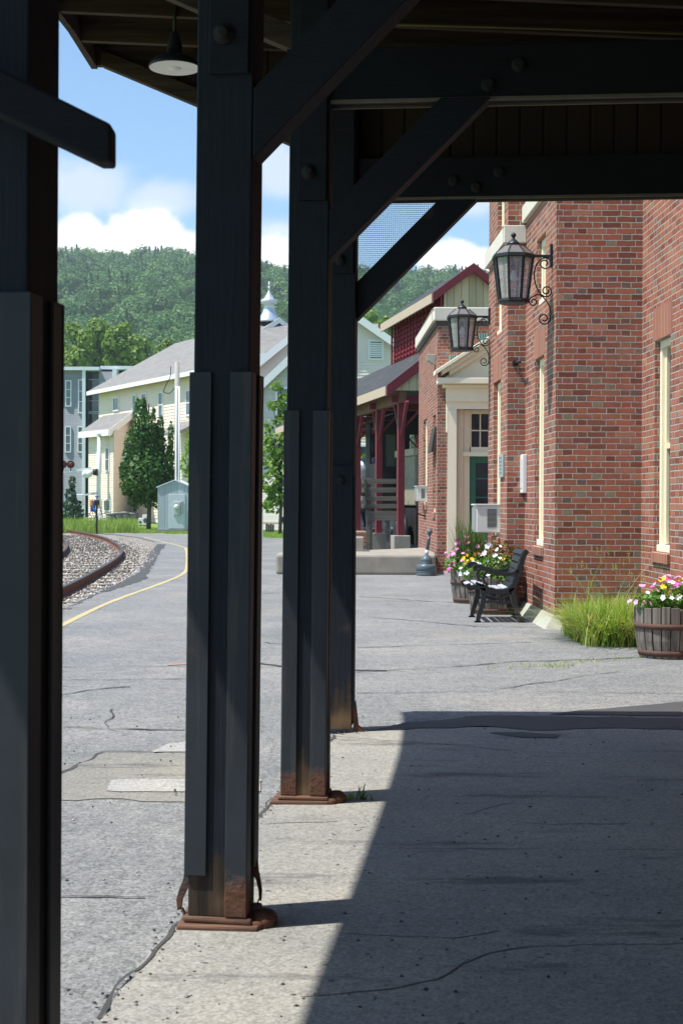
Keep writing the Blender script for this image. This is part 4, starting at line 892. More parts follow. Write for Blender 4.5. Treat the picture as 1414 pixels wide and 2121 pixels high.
# ------------------------------------------------------------------ wall lanterns
def lantern():
    t = thing('wall_lantern', 'larger nearer black wall lantern on a scrolled bracket at the brick corner', 'wall lantern', (0, 0, 0), 'lanterns on the station wall')
    n = 8; ph = R(22.5)
    MB().lathe([(.255, .0), (.262, .012), (.255, .045), (.235, .05), (.226, .052)], (0, 0, .52), n, False, phase=ph).build('top_ring', 'iron', t)
    MB().lathe([(.245, .57), (.13, .665), (.075, .675), (.075, .69), (.001, .70)], (0, 0, 0), n, False, phase=ph).build('lid', 'zinc', t)
    MB().lathe([(.08, .69), (.075, .705), (.045, .735), (.03, .75), (.018, .755), (.016, .775), (.03, .79), (.032, .805), (.02, .825), (.001, .835)], (0, 0, 0), 16).build('finial', 'iron', t)
    MB().lathe([(.15, -.0), (.185, .01), (.19, .03), (.18, .055), (.165, .06)], (0, 0, 0), n, False, phase=ph).build('bottom_ring', 'iron', t)
    br = MB(); lb = MB()
    for k in range(n):
        a = 2 * math.pi * k / n + ph; u = Vector((math.cos(a), math.sin(a), 0))
        br.bar(u * .172 + Vector((0, 0, .05)), u * .232 + Vector((0, 0, .525)), .026, .026, up=u)
        lb.bar(u * .235 + Vector((0, 0, .575)), u * .12 + Vector((0, 0, .672)), .016, .014, up=(0, 0, 1))
    br.build('glazing_bars', 'iron', t, bevel=.003); lb.build('lid_rib', 'iron', t)
    gl = MB()
    for k in range(n):
        a0 = 2 * math.pi * k / n + ph; a1 = a0 + 2 * math.pi / n
        f = lambda a, r, z: Vector((math.cos(a) * r, math.sin(a) * r, z))
        gl.add([f(a0, .168, .055), f(a1, .168, .055), f(a1, .228, .525), f(a0, .228, .525)], [(0, 1, 2, 3)])
    gl.build('glass_panes', 'lglass', t, recalc=False)
    MB().lathe([(.02, .52), (.02, .46), (.034, .455), (.034, .40), (.026, .395)], (0, 0, 0), 12).build('lamp_holder', 'iron', t)
    MB().lathe([(.014, .40), (.018, .37), (.03, .345), (.056, .30), (.06, .285), (.05, .275), (.001, .27)], (0, 0, 0), 16).build('bulb', 'bulb', t)
    # bracket: wall plate, arm, scrolls (wall at +x)
    wx = .455
    MB().box((wx - .03, -.03, .43), (wx - .003, .03, .70)).build('wall_plate', 'iron', t, bevel=.004)
    MB().box((.24, -.014, .545), (wx - .02, .014, .575)).build('arm', 'iron', t)
    def spiral(c, r0, r1, a0, turns, n=26):
        return [Vector((c[0] + (r0 + (r1 - r0) * k / n) * math.cos(R(a0) + 2 * math.pi * turns * k / n), 0, c[1] + (r0 + (r1 - r0) * k / n) * math.sin(R(a0) + 2 * math.pi * turns * k / n))) for k in range(n + 1)]
    sb = MB(); r = .0085
    main = catmull([(.40, 0, .54), (.335, 0, .53), (.27, 0, .46), (.243, 0, .34), (.27, 0, .2), (.335, 0, .1), (.40, 0, .02), (.435, 0, -.07), (.435, 0, -.15)], 6)
    sb.tube(main, r, 6)
    sb.tube(spiral((.365, .475), .075, .022, 65, -1.35), r, 6)             # upper curl against the arm
    sb.tube(spiral((.385, .155), .07, .02, -130, 1.5), r, 6)               # middle curl by the wall
    sb.tube(catmull([(.335, 0, .1), (.28, 0, .115), (.225, 0, .085)], 6), r, 6)
    sb.tube(spiral((.235, .03), .055, .018, 100, 1.35), r, 6)             # curl under the lantern
    sb.tube(spiral((.36, -.165), .076, .022, 10, -1.4), r, 6)              # lowest curl
    sb.ball((.335, 0, .1), .018, 8)
    sb.build('scroll_bracket', 'iron', t)
    return t
lan = lantern()
for ch in lan.children: pass
lan2 = copy_tree(lan)
c1 = at(1063, 628, 16.78); lan.location = c1
# wall is at S(0,..): offset so that the plate meets the brick
off = sidehit(1141, 1040, 0)[0]; lan.location = S(-.455, off, c1.z); lan.rotation_euler = (0, 0, AN)
c2 = at(949, 729, 21.0); off2 = b3 - .16; lan2.location = S(a2 - .455, off2, c2.z); lan2.rotation_euler = (0, 0, AN)
lan2['label'] = 'smaller looking farther black wall lantern hanging in front of the cream door pediment'
sc_ = (at(981, 700, 21).x - at(915, 700, 21).x) / .52
lan2.scale = (.89,) * 3; lan2.location = S(a2 - .455 * .89, off2, c2.z)
# ------------------------------------------------------------------ bench
# side profile traced in metres: u = along the seat depth (towards the wall), z = height
def bp(x, y): return ((x - 700) / 812.0, (1078 - y) / 812.0)
D0 = 17.38; D1 = 18.22
Bx = at(850 + 700 / 4.713, 1040, D0).x
bench = thing('park_bench', 'black cast iron park bench with scrolled arms standing sideways against the brick wall', 'bench', (Bx + .2, (D0 + D1) / 2, 0))
def strip(pts, wd, y, th, mb, taper=None):
    """flat cast-iron band of given width following profile points in the plane y"""
    c = catmull([(Bx + u, y, z) for u, z in pts], 5); vs = []; n = len(c)
    for i, p in enumerate(c):
        d = (c[min(i + 1, n - 1)] - c[max(i - 1, 0)]).normalized(); s = Vector((-d.z, 0, d.x)); w_ = wd if taper is None else wd * (taper[0] + (taper[1] - taper[0]) * i / (n - 1))
        for dy in (0, th): vs += [p + s * w_ / 2 + Vector((0, dy, 0)), p - s * w_ / 2 + Vector((0, dy, 0))]
    fs = [(0, 1, 3, 2), (4 * n - 4, 4 * n - 2, 4 * n - 1, 4 * n - 3)]
    for i in range(n - 1):
        o = 4 * i; fs += [(o, o + 4, o + 5, o + 1), (o + 2, o + 3, o + 7, o + 6), (o, o + 2, o + 6, o + 4), (o + 1, o + 5, o + 7, o + 3)]
    mb.add(vs, fs)
SEAT = [(563, 700), (580, 742), (625, 735), (680, 728), (760, 755), (850, 778), (940, 770), (1000, 735), (1030, 680), (1055, 600), (1085, 500), (1110, 420), (1140, 372)]
for y in (D0, D1 - .05):
    mb = MB(); th = .05
    strip([bp(*p) for p in SEAT], .058, y, th, mb)
    strip([bp(*p) for p in ((640, 690), (700, 715), (720, 705))], .03, y, th, mb)
    strip([bp(*p) for p in ((705, 740), (718, 830), (700, 920), (672, 1010), (660, 1074))], .058, y, th, mb, (1.15, .8))
    strip([bp(*p) for p in ((985, 745), (1010, 830), (1030, 920), (1055, 1000), (1105, 1066))], .062, y, th, mb, (1.1, .8))
    mb.box((Bx + (628 - 700) / 812, y, 0), (Bx + (695 - 700) / 812, y + th, .018)); mb.box((Bx + (1060 - 700) / 812, y, 0), (Bx + (1125 - 700) / 812, y + th, .018))
    strip([bp(*p) for p in ((640, 575), (632, 540), (680, 530), (740, 562), (830, 590), (920, 606), (1000, 600), (1050, 565))], .046, y, th, mb, (1.1, .9))
    strip([bp(*p) for p in ((745, 585), (715, 630), (722, 680), (760, 715))], .034, y, th, mb)
    strip([bp(*p) for p in ((765, 605), (780, 660), (755, 700))], .022, y, th, mb) if False else None
    strip([bp(*p) for p in ((735, 880), (800, 868), (860, 885), (920, 888), (985, 870))], .03, y, th, mb)
    strip([bp(*p) for p in ((760, 790), (820, 830), (880, 840), (940, 820), (985, 785))], .02, y, th, mb)
    c = bp(885, 862); mb.ball((Bx + c[0], y + th / 2, c[1]), .028, 10); c = bp(890, 820); mb.ball((Bx + c[0], y + th / 2, c[1]), .022, 10)
    mb.build('cast_iron_end', 'bench_iron', bench, bevel=.006)
c = catmull([(*bp(*p), 0) for p in SEAT], 40); ln = 0; last = None; acc = 1
pos_ = []
for p, q in zip(c[:-1], c[1:]):
    acc += (q - p).length
    if acc > .085: pos_.append((p, (q - p).normalized())); acc = 0
for i, (p, d) in enumerate(pos_):
    if i == 0: continue
    P0 = Vector((Bx + p.x, D0 + .045, p.y)) + Vector((-d.y, 0, d.x)) * .026
    seatp = i < len(pos_) * .5
    MB().obox(P0 + Vector((0, (D1 - D0 - .1) / 2, 0)), Vector((d.x, 0, d.y)) * .032, Vector((0, (D1 - D0 - .09) / 2, 0)), Vector((-d.y, 0, d.x)) * .011).build('slat', 'slat' if seatp else 'bench_iron', bench, bevel=.004)
# openwork back panel: a lattice of rings
mb = MB()
for k in range(5):
    for j in range(3):
        yy = D0 + .12 + k * (D1 - D0 - .24) / 4; p = bp(1035 + j * 32, 640 - j * 95)
        rr = .05; mb.tube([Vector((Bx + p[0] - .02 + .3 * rr * math.sin(t_), yy + rr * math.cos(t_), p[1] + rr * math.sin(t_))) for t_ in [i * math.pi / 6 for i in range(13)]], .008, 5)
mb.build('back_lattice', 'bench_iron', bench)
# ------------------------------------------------------------------ planters
def flowers(blobs, nfl, size, name, mat, par):
    C, N = blob_points(blobs, 200); idx = RS.choice(len(C), min(nfl, len(C)), replace=False); C = C[idx]; N = N[idx] * .6 + np.array([-.25, -.55, .75]); N /= np.linalg.norm(N, axis=1, keepdims=True)
    V = []; Fq = []
    for c_, n_ in zip(C, N):
        nn = n_ + RS.normal(0, .35, 3); nn /= np.linalg.norm(nn); a = np.cross(nn, [.3, .2, 1]); a /= np.linalg.norm(a); b_ = np.cross(nn, a); s = size * RS.uniform(.75, 1.2); ph = RS.uniform(0, 6)
        c2 = c_ + n_ * .045
        for k in range(5):
            t0 = ph + k * 2 * math.pi / 5; o = len(V); u = a * math.cos(t0) + b_ * math.sin(t0); v = -a * math.sin(t0) + b_ * math.cos(t0)
            V += [c2 - nn * size * .18, c2 + u * s * .6 - v * s * .42 + nn * s * .05, c2 + u * s + nn * s * RS.uniform(-.1, .25), c2 + u * s * .6 + v * s * .42 + nn * s * .05]; Fq.append([o, o + 1, o + 2, o + 3])
    return stuff(np_mesh(name, np.array(V), np.array(Fq), mat, par))
def planter(cx, cy, rt, rb, h, label, leaf, fl, mound, extras=()):
    t = thing('barrel_planter', label, 'planter', (cx, cy, 0), 'half barrel planters along the station')
    mb = MB(); n = 22; rr = random.Random(int(cx * 100))
    for k in range(n):
        a0 = 2 * math.pi * (k + .06) / n; a1 = 2 * math.pi * (k + .94) / n; j = rr.uniform(-.004, .004); hh = h + rr.uniform(-.012, .012)
        def P(a, r, z): return Vector((cx + math.cos(a) * r, cy + math.sin(a) * r, z))
        prev = None; vs = []
        for z in (0.0, h * .35, h * .7, hh):
            tt = z / h; r = rb + (rt - rb) * tt + .018 * math.sin(math.pi * tt) + j
            vs += [P(a0, r, z), P(a1, r, z), P(a1, r - .025, z), P(a0, r - .025, z)]
        fs = [(3, 2, 1, 0), (12, 13, 14, 15)]
        for i in range(3):
            for q in range(4): fs.append((4 * i + q, 4 * i + (q + 1) % 4, 4 * i + 4 + (q + 1) % 4, 4 * i + 4 + q))
        mb.add(vs, fs)
    mb.lathe([(rb - .01, .002), (rt - .03, h * .9)], (cx, cy, 0), n)
    mb.build('staves', 'barrel', t, bevel=.003)
    for z0, z1 in ((.05 * h, .16 * h), (.58 * h, .69 * h)):
        R_ = lambda z: rb + (rt - rb) * z / h + .018 * math.sin(math.pi * z / h) + .006
        MB().lathe([(R_(z0) - .01, z0), (R_(z0) + .003, z0), (R_(z1) + .003, z1), (R_(z1) - .01, z1)], (cx, cy, 0), 40).build('hoop', 'hoop', t)
    MB().lathe([(rt - .03, h * .9), (rt - .06, h * .93), (.05, h * .97), (.001, h * .97)], (cx, cy, 0), 24).build('soil', 'soil', t)
    C, N = blob_points([((cx + x, cy + y, h + z), r) for x, y, z, r in mound], leaf[1])
    V, Q = leaf_quads(C, N, leaf[2], .9); np_mesh('foliage', V, Q, leaf[0], t)
    for nm, mat, nfl, sz, bl in fl: flowers([((cx + x, cy + y, h + z), r) for x, y, z, r in bl], nfl, sz, nm, mat, t)
    return t
# nearest planter at the right edge
g0 = gnd(1396, 1367); pc_ = (g0.x, g0.y + .27)
ptA = planter(pc_[0], pc_[1], .315, .26, .475, 'nearest weathered barrel planter of pink white and yellow petunias by the ornamental grass', ('petunia', 5200, .02),
    [('pink_flowers', 'palepink', 73, 0.030, [(-.24, -.05, .08, (.12, .15, .1)), (-.02, -.1, .2, (.13, .1, .07))]), ('yellow_flowers', 'yellow', 96, 0.026, [(-.06, -.12, .19, (.14, .1, .08)), (.12, -.1, .16, (.2, .1, .06))]), ('white_flowers', 'petalwhite', 73, 0.030, [(-.05, -.16, .12, (.16, .1, .08)), (.18, -.12, .14, (.12, .1, .06))]), ('magenta_flowers', 'pink', 28, 0.026, [(.05, -.08, .18, (.2, .1, .06))])],
    [(-.16, -.05, .04, (.18, .2, .1)), (.02, -.05, .08, (.2, .22, .13)), (.2, 0, .05, (.16, .2, .1))])
g1 = gnd(1019, 1273.5); yB = g1.y + .26
ptB = planter(at(1019, 1040, yB).x, yB, .315, .262, .47, 'middle barrel planter of white and yellow flowers half hidden behind the bench', ('petunia', 5000, .021),
    [('yellow_flowers', 'yellow', 195, 0.030, [(-.24, -.08, .24, (.13, .12, .09)), (-.32, -.05, .14, (.08, .1, .07)), (.2, -.12, .2, (.1, .1, .06))]), ('white_flowers', 'petalwhite', 390, 0.035, [(-.02, -.12, .36, (.13, .12, .1)), (.02, -.14, .24, (.16, .12, .1)), (-.34, -.06, .08, (.09, .1, .07)), (.06, -.24, .0, (.14, .08, .1)), (-.16, -.12, .17, (.1, .1, .06))])],
    [(-.22, -.04, .1, (.2, .2, .15)), (.05, -.06, .14, (.24, .22, .17)), (.1, -.2, -.02, (.18, .12, .13)), (.24, 0, .1, (.13, .18, .15))])
cB = ptB.location
C, N = blob_points([((cB.x + .1, cB.y + .02, .47 + .32), (.2, .2, .17)), ((cB.x + .22, cB.y + .05, .47 + .24), (.14, .16, .14))], 2200)
V, Q = leaf_quads(C, N, .02, .9); np_mesh('bronze_foliage', V, Q, 'bronze', ptB)
g2 = gnd(977, 1251); yC = g2.y + .25
ptC = planter(at(977, 1040, yC).x, yC, .30, .25, .47, 'farthest barrel planter of pink petunias and spiky green grass by the door', ('petunia', 4200, .021),
    [('pink_flowers', 'pink', 228, 0.032, [(-.2, -.1, .12, (.2, .12, .13)), (-.1, -.08, .32, (.24, .12, .12)), (-.3, -.1, .05, (.1, .1, .1))]), ('pale_pink_flowers', 'palepink', 142, 0.030, [(-.22, -.12, .16, (.18, .12, .13)), (-.02, -.06, .36, (.2, .1, .1))]), ('coral_flowers', 'coral', 114, 0.026, [(.05, -.06, .36, (.2, .1, .1)), (.12, -.1, .28, (.12, .1, .08))])],
    [(-.2, -.02, .08, (.2, .22, .14)), (.05, -.02, .14, (.26, .22, .2))])
cC = ptC.location
n = 420; th = RS.uniform(0, 6.28, n); r = .2 * np.sqrt(RS.uniform(0, 1, n)); base = np.stack([cC.x - .02 + r * np.cos(th) * 1.0, cC.y + r * np.sin(th), np.full(n, .46)], 1)
blades(base, .80, .012, .45, 'thin_leaf', 'spiky_grass', ptC, droop=.5)
MB().ball((cC.x + .33, cC.y - .1, .47 + .62), .04, 8, (1.6, 1, .5)).build('magenta_bloom', 'pink', ptC)
# ------------------------------------------------------------------ ornamental grass in the corner
gt = thing('ornamental_grass', 'unkempt clump of yellow green grass at the foot of the brick pier', 'grass clump', (2.9, 15.4, 0))
n = 6500; base = np.stack([RS.normal(2.93, .29, n), RS.normal(15.25, .42, n), np.zeros(n)], 1); base = base[(base[:, 0] > 2.42) & (base[:, 0] < 3.36) & (base[:, 1] < 16.35) & (base[:, 1] > 14.45)]
blades(base, .52, .014, 1.35, 'blade', 'blades', gt, seg=5)
blades(base[:700] + np.array([.02, -.02, 0]), .50, .010, 2.2, 'dead_blade', 'dead_blades', gt, seg=5)
n = 46; base = np.stack([RS.normal(2.93, .25, n), RS.normal(15.5, .35, n), np.zeros(n)], 1)
blades(base, 1.02, .007, .9, 'blade', 'tall_stems', gt, seg=6, droop=.7)
bs = []
for k in range(14):
    x, y = RS.normal(2.95, .24), RS.normal(15.5, .3); a = RS.uniform(0, 6.28); h = RS.uniform(.6, .98); bs.append(((x + math.cos(a) * .12, y + math.sin(a) * .12, h), (.012, .012, .05)))
C, N = blob_points(bs, 20000); V, Q = leaf_quads(C, N, .006, 1.0); np_mesh('seed_heads', V, Q, M['blade'].name if False else 'blade', gt)
# tiny weeds in the paving cracks
pts = []
for k in range(120):
    t_ = rnd.random(); x = 1000 + 330 * t_ + rnd.gauss(0, 10); y = 1387 - (x - 1000) * .075 + rnd.gauss(0, 1.5); pts.append(tuple(gnd(x, y)))
for k in range(60):
    pts.append(tuple(gnd(rnd.gauss(1160, 20), 1381 + rnd.gauss(0, 2)))); 
o = blades(np.array(pts), .045, .006, 1.1, 'blade', 'crack_weeds', None, (0, 0, 0)); stuff(o); tag(o, 'low green weeds growing along the crack in front of the planter', 'weeds')
for (x, y, lab, h_) in ((725, 1655, 'small green weed sprouting beside the second post base', .05), (752, 1657, 'thin grey green weed sprig on the concrete near the post', .08), (60, 1, '', 0)):
    if not h_: continue
    p = gnd(x, y, .014); o = blades(np.array([tuple(p + Vector((rnd.gauss(0, .02), rnd.gauss(0, .02), 0))) for _ in range(16)]), h_, .008, 1.1, 'blade' if x < 740 else 'thin_leaf', 'weed', None, tuple(p)); tag(o, lab, 'weed')
# ------------------------------------------------------------------ cigarette bin
g3 = gnd(880, 1190); bc_ = (g3.x, 28.50)
t = thing('cigarette_bin', 'grey green plastic cigarette bin with leaning stem and ball top beside the dock', 'ash bin', (bc_[0], bc_[1], 0))
MB().lathe([(.19, 0), (.198, .02), (.198, .05), (.19, .055), (.198, .06), (.198, .085), (.19, .09), (.198, .095), (.2, .17), (.19, .205), (.165, .225), (.118, .232), (.122, .245), (.122, .275), (.112, .28), (.122, .285), (.12, .31), (.1, .355), (.07, .385), (.05, .39), (.05, .4), (.001, .4)], (*bc_, 0), 32).build('base', 'butt', t)
tilt = Matrix.Rotation(R(7.5), 3, 'Y')
MB().lathe([(.034, 0), (.034, .3), (.036, .31), (.036, .36), (.02, .365), (.02, .41), (.036, .415), (.03, .43)], (bc_[0], bc_[1], .39), 20, ax=tilt).build('stem', 'butt', t)
MB().lathe([(.0365, .0), (.0365, .1)], (bc_[0], bc_[1], .405), 20, ax=tilt).build('label_sticker', simple('sticker', (.6, .6, .62), .5), t)
MB().ball(Vector((bc_[0], bc_[1], .39)) + tilt @ Vector((0, 0, .475)), .056, 18).build('ball_top', 'butt', t)
# ------------------------------------------------------------------ concrete dock in front of the shed
dk = thing('concrete_dock', 'low worn concrete dock in front of the red columned shed', 'dock', (.5, 29.5, 0))
xa, xb = at(571, 1190, 28.75).x, at(902, 1190, 28.75).x; zt = at(800, 1149, 28.75).z
mb = MB(); mb.prism([(xa, 28.75, 0), (xb, 28.75, 0), (aD + A0.x - .02 - .28, 30.4, 0), (aD + A0.x - .35, 33.5, 0), (xa + 1.0, 30.4, 0), (xa, 30.0, 0)], (0, 0, zt)); mb.build('slab', 'concrete', dk, bevel=.05)
c0 = at(735, 1135, 31.5)
mb = MB(); mb.box((at(715, 1, 31).x, 30.6, zt - .3), (at(757, 1, 31).x, 31.3, zt + .30)); mb.build('step_block', 'concrete', dk, bevel=.02)
# ------------------------------------------------------------------ loco shed
DS = 38.2; ax_ = Vector((-.176, 1, 0)).normalized(); cx_ = Vector((ax_.y, -ax_.x, 0))
E0 = at(800, 806, DS); zE = E0.z; O = Vector((E0.x, E0.y, 0))
def W(c, l, z): return O + cx_ * c + ax_ * l + Vector((0, 0, z))
shed = thing('engine_shed', 'open sided shed with maroon columns, dark shingle roof and red louvred clerestory', 'shed', tuple(O))
RUN = 1.55; SL = .78; CW = 1.5; LEN = 22.5; zU = at(915, 617, DS + .3).z; half = RUN + CW / 2 + .0
ov = .35; LU = 6.6
def slab_roof(c0, z0, c1, z1, l0, l1, th, mat, name, par):
    return MB().prism([W(c0, l0, z0), W(c1, l0, z1), W(c1, l0, z1 + th), W(c0, l0, z0 + th)], ax_ * (l1 - l0)).build(name, mat, par)
zin = zE + RUN * SL
slab_roof(0, zE, RUN + .05, zin + .05 * SL, 0, LEN, .09, 'shed_roof', 'lower_roof', shed)
slab_roof(2 * half, zE, 2 * half - RUN - .05, zin + .05 * SL, 0, LEN, .09, 'shed_roof', 'lower_roof', shed)
pk = zU + (CW / 2 + ov) * .74; ccx = half
slab_roof(RUN - ov, zU, ccx, pk, -.15, LU, .09, 'shed_roof', 'clerestory_roof', shed); slab_roof(2 * half - RUN + ov, zU, ccx, pk, -.15, LU, .09, 'shed_roof', 'clerestory_roof', shed)
def rake(c0, z0, c1, z1, l, h, mat='maroon'):
    return MB().prism([W(c0, l, z0 - h + .1), W(c1, l, z1 - h + .1), W(c1, l, z1 + .1), W(c0, l, z0 + .1)], ax_ * .06).build('rake_board', mat, shed)
rake(0, zE, RUN + .1, zin + .1 * SL, -.07, .3); rake(2 * half, zE, 2 * half - RUN - .1, zin + .1 * SL, -.07, .3); rake(RUN - ov, zU, ccx, pk, -.22, .24); rake(2 * half - RUN + ov, zU, ccx, pk, -.22, .24)
for l0, l1, z, c in ((0, LEN, zE, 0), (-.15, LU, zU, RUN - ov)):
    MB().prism([W(c - .03, l0, z - .16), W(c + .02, l0, z - .16), W(c + .02, l0, z + .08), W(c - .03, l0, z + .08)], ax_ * (l1 - l0)).build('eave_board', simple('tan_eave_paint', (.50, .40, .29), .6), shed)
MB().prism([W(0.12, .06, zE - .02), W(2 * half - .12, .06, zE - .02), W(2 * half - RUN, .06, zin), W(RUN, .06, zin)], ax_ * .08).build('gable_siding', 'cream_boards', shed)
MB().prism([W(RUN, .0, zin), W(2 * half - RUN, .0, zin), W(2 * half - RUN, .0, zU + .1), W(ccx, 0, pk - .03), W(RUN, .0, zU + .1)], ax_ * .06).build('clerestory_gable', 'cream_boards', shed)
MB().prism([W(0.12, LEN - .1, zE - .25), W(2 * half - .12, LEN - .1, zE - .25), W(2 * half - RUN, LEN - .1, zin), W(RUN, LEN - .1, zin)], ax_ * .08).build('far_gable_siding', 'yellow_boards', shed)
# louvred clerestory side (slats and mullions)
lv = MB(); n = 9
for k in range(n):
    z0 = zin + .02 + (zU - zin) * k / n; dz = (zU - zin) / n
    lv.prism([W(RUN - .05, .06, z0), W(RUN + .05, .06, z0 + dz * .75), W(RUN + .05, .06, z0 + dz * .75 + .02), W(RUN - .05, .06, z0 + .02)], ax_ * (LU - .3))
cl_ = lv.build('louvres', 'red_louvre', shed)
mu = MB(); l = .06
while l < LU - .1: mu.prism([W(RUN - .085, l, zin - .05), W(RUN - .03, l, zin - .05), W(RUN - .03, l, zU + .05), W(RUN - .085, l, zU + .05)], ax_ * .045); l += .42
mu.build('mullions', 'red_louvre', shed)
MB().prism([W(RUN + .06, .06, zin), W(RUN + .08, .06, zin), W(RUN + .08, .06, zU), W(RUN + .06, .06, zU)], ax_ * (LU - .3)).build('louvre_backing', 'dark', shed)
MB().prism([W(RUN - .09, .0, zin - .06), W(RUN + .1, .0, zin - .06), W(RUN + .1, .0, zin + .02), W(RUN - .09, .0, zin + .02)], ax_ * (LU - .2)).build('clerestory_sill', 'red_louvre', shed)
MB().prism([W(RUN, LU - .25, zin), W(2 * half - RUN, LU - .25, zin), W(2 * half - RUN, LU - .25, zU + .1), W(ccx, LU - .25, pk - .03), W(RUN, LU - .25, zU + .1)], ax_ * .06).build('clerestory_gable', 'cream_boards', shed)
# columns with raking struts, concrete blocks and head beam
hb = zE - .34
for side, cc in ((0, .47), (1, 2 * half - .47)):
    MB().prism([W(cc - .09, 0.1, hb), W(cc + .09, .1, hb), W(cc + .09, .1, hb + .3), W(cc - .09, .1, hb + .3)], ax_ * (LEN - .2)).build('head_beam', simple('brown_beam', (.16, .085, .05), .7, var=.25), shed)
    for k, l in enumerate((.35, 3.3, 6.6, 10.0, 14, 18, 21.8)):
        if side and k > 4: continue
        p = W(cc, l, 0)
        col_ = MB().obox(p + Vector((0, 0, hb / 2 + .2)), cx_ * .088, ax_ * .088, (0, 0, hb / 2 - .2)).build('column', 'maroon', shed, bevel=.006)
        mb = MB()
        for sgn in (-1, 1):
            mb.bar(W(cc, l, hb - .95), W(cc, l + sgn * .75, hb), .07, .08, up=cx_)
        mb.bar(W(cc, l, hb - .75), W(cc + (.7 if not side else -.7), l, hb + .05), .06, .07, up=ax_)
        mb.build('strut', 'maroon', col_)
        MB().obox(p + Vector((0, 0, .28)), cx_ * .225, ax_ * .225, (0, 0, .28)).build('concrete_base', 'concrete', col_, bevel=.02)
for l in (.3, 3.3, 6.6, 10, 14, 18):
    MB().prism([W(.2, l, hb + .02), W(2 * half - .2, l, hb + .02), W(2 * half - .2, l, hb + .2), W(.2, l, hb + .2)], ax_ * .12).build('tie_beam', 'maroon', shed)
# ------------------------------------------------------------------ old locomotive in the shed
lo = thing('locomotive', 'old black steam engine parked under the engine shed roof', 'locomotive', tuple(W(2.1, 6, 0)))
M['engine_wheel'] = simple('engine_wheel', (.03, .035, .045), .5)
c0_, c1_ = .75, 3.1
MB().prism([W(c0_, 4.2, 1.25), W(c1_, 4.2, 1.25), W(c1_, 4.2, 1.5), W(c0_, 4.2, 1.5)], ax_ * 9).build('frame', 'iron', lo, bevel=.02)
def lobox(c0, c1, l0, l1, z0, z1, name, mat, bev=.02, par=None): return MB().prism([W(c0, l0, z0), W(c1, l0, z0), W(c1, l0, z1), W(c0, l0, z1)], ax_ * (l1 - l0)).build(name, mat, par or lo, bevel=bev)
za, zb_ = 2.3, 4.0
xl_ = .72
cabm = MB()
for (cA, cB, zA, zB) in ((xl_, xl_ + .22, 1.5, 3.85), (xl_ + .52, xl_ + .95, 1.5, 3.85), (xl_ + .22, xl_ + .52, 1.5, 2.5), (xl_ + .22, xl_ + .52, 3.45, 3.85), (xl_ + .95, c1_, 1.5, 2.5), (xl_ + 1.3, c1_, 2.5, 3.85), (xl_ + .95, xl_ + 1.3, 3.45, 3.85)):
    cabm.prism([W(cA, 4.6, zA), W(cB, 4.6, zA), W(cB, 4.6, zB), W(cA, 4.6, zB)], ax_ * .06)
for (lA, lB, zA, zB) in ((4.6, 4.9, 1.5, 3.85), (5.9, 6.6, 1.5, 3.85), (4.9, 5.9, 1.5, 2.6)):
    cabm.prism([W(xl_, lA, zA), W(xl_ + .05, lA, zA), W(xl_ + .05, lA, zB), W(xl_, lA, zB)], ax_ * (lB - lA)); cabm.prism([W(c1_ - .05, lA, zA), W(c1_, lA, zA), W(c1_, lA, zB), W(c1_ - .05, lA, zB)], ax_ * (lB - lA))
cab = cabm.build('cab', 'iron', lo)
MB().prism([W(xl_ - .1, 4.4, 3.85), W(c1_ + .1, 4.4, 3.85), W(c1_ - .5, 4.4, 4.1), W(xl_ + .5, 4.4, 4.1)], ax_ * 2.4).build('cab_roof', 'iron', cab)
MB().prism([W(xl_ + .2, 4.63, 2.48), W(xl_ + .54, 4.63, 2.48), W(xl_ + .54, 4.63, 3.47), W(xl_ + .2, 4.63, 3.47)], ax_ * .01).build('cab_window', simple('dim_pane', (.10, .12, .09), .2), cab)
mb = MB(); rotm = Matrix((cx_, Vector((0, 0, 1)), -ax_)).transposed() if False else None
pts = [W(2.0, 6.6, 2.3), W(2.0, 12.5, 2.3)]; mb.tube(pts, .7, 24); mb.tube([W(2.0, 11.6, 2.9), W(2.0, 11.6, 3.8)], .18, 14); mb.tube([W(2.0, 9, 2.9), W(2.0, 9, 3.3)], .3, 14); mb.build('boiler', 'iron', lo)
lobox(1.2, 2.9, 1.9, 4.3, 1.35, 2.75, 'tender_tank', simple('dusty_olive_tank', (.28, .27, .19), .7, var=.2, dirt=(.18, .15, .08)), .03)
lobox(1.15, 2.95, 1.85, 4.35, 2.75, 2.95, 'tank_rim', simple('tan_rim', (.42, .38, .27), .7), .02)
for l in (5.2, 7.0, 8.8, 2.6, 3.7):
    for c in (.95, 2.9):
        mb = MB(); mb.tube([W(c, l, .62), W(c + .12, l, .62)], .52, 24); mb.tube([W(c - .06, l, .62), W(c + .18, l, .62)], .12, 12)
        mb.build('wheel', M['engine_wheel'], lo)
lobox(1.25, 2.8, 1.95, 12.5, .25, 1.3, 'ash_pan', 'dark', .02)
mb = MB(); mb.tube([W(.75, 5.2, .62), W(.75, 8.8, .62)], .05, 8); mb.tube([W(1.5, 4.1, .5), W(1.5, 4.1, 1.2)], .05, 8); mb.tube([W(1.4, 1.86, 2.85), W(1.42, 1.84, 1.2)], .035, 8); mb.build('rods_and_pipes', 'iron', lo)
MB().ball(W(.95, 7.6, 2.5), .45, 16, (1, 1, .8)).build('sand_dome', simple('grey_blue_metal', (.35, .38, .42), .4, .4), lo)
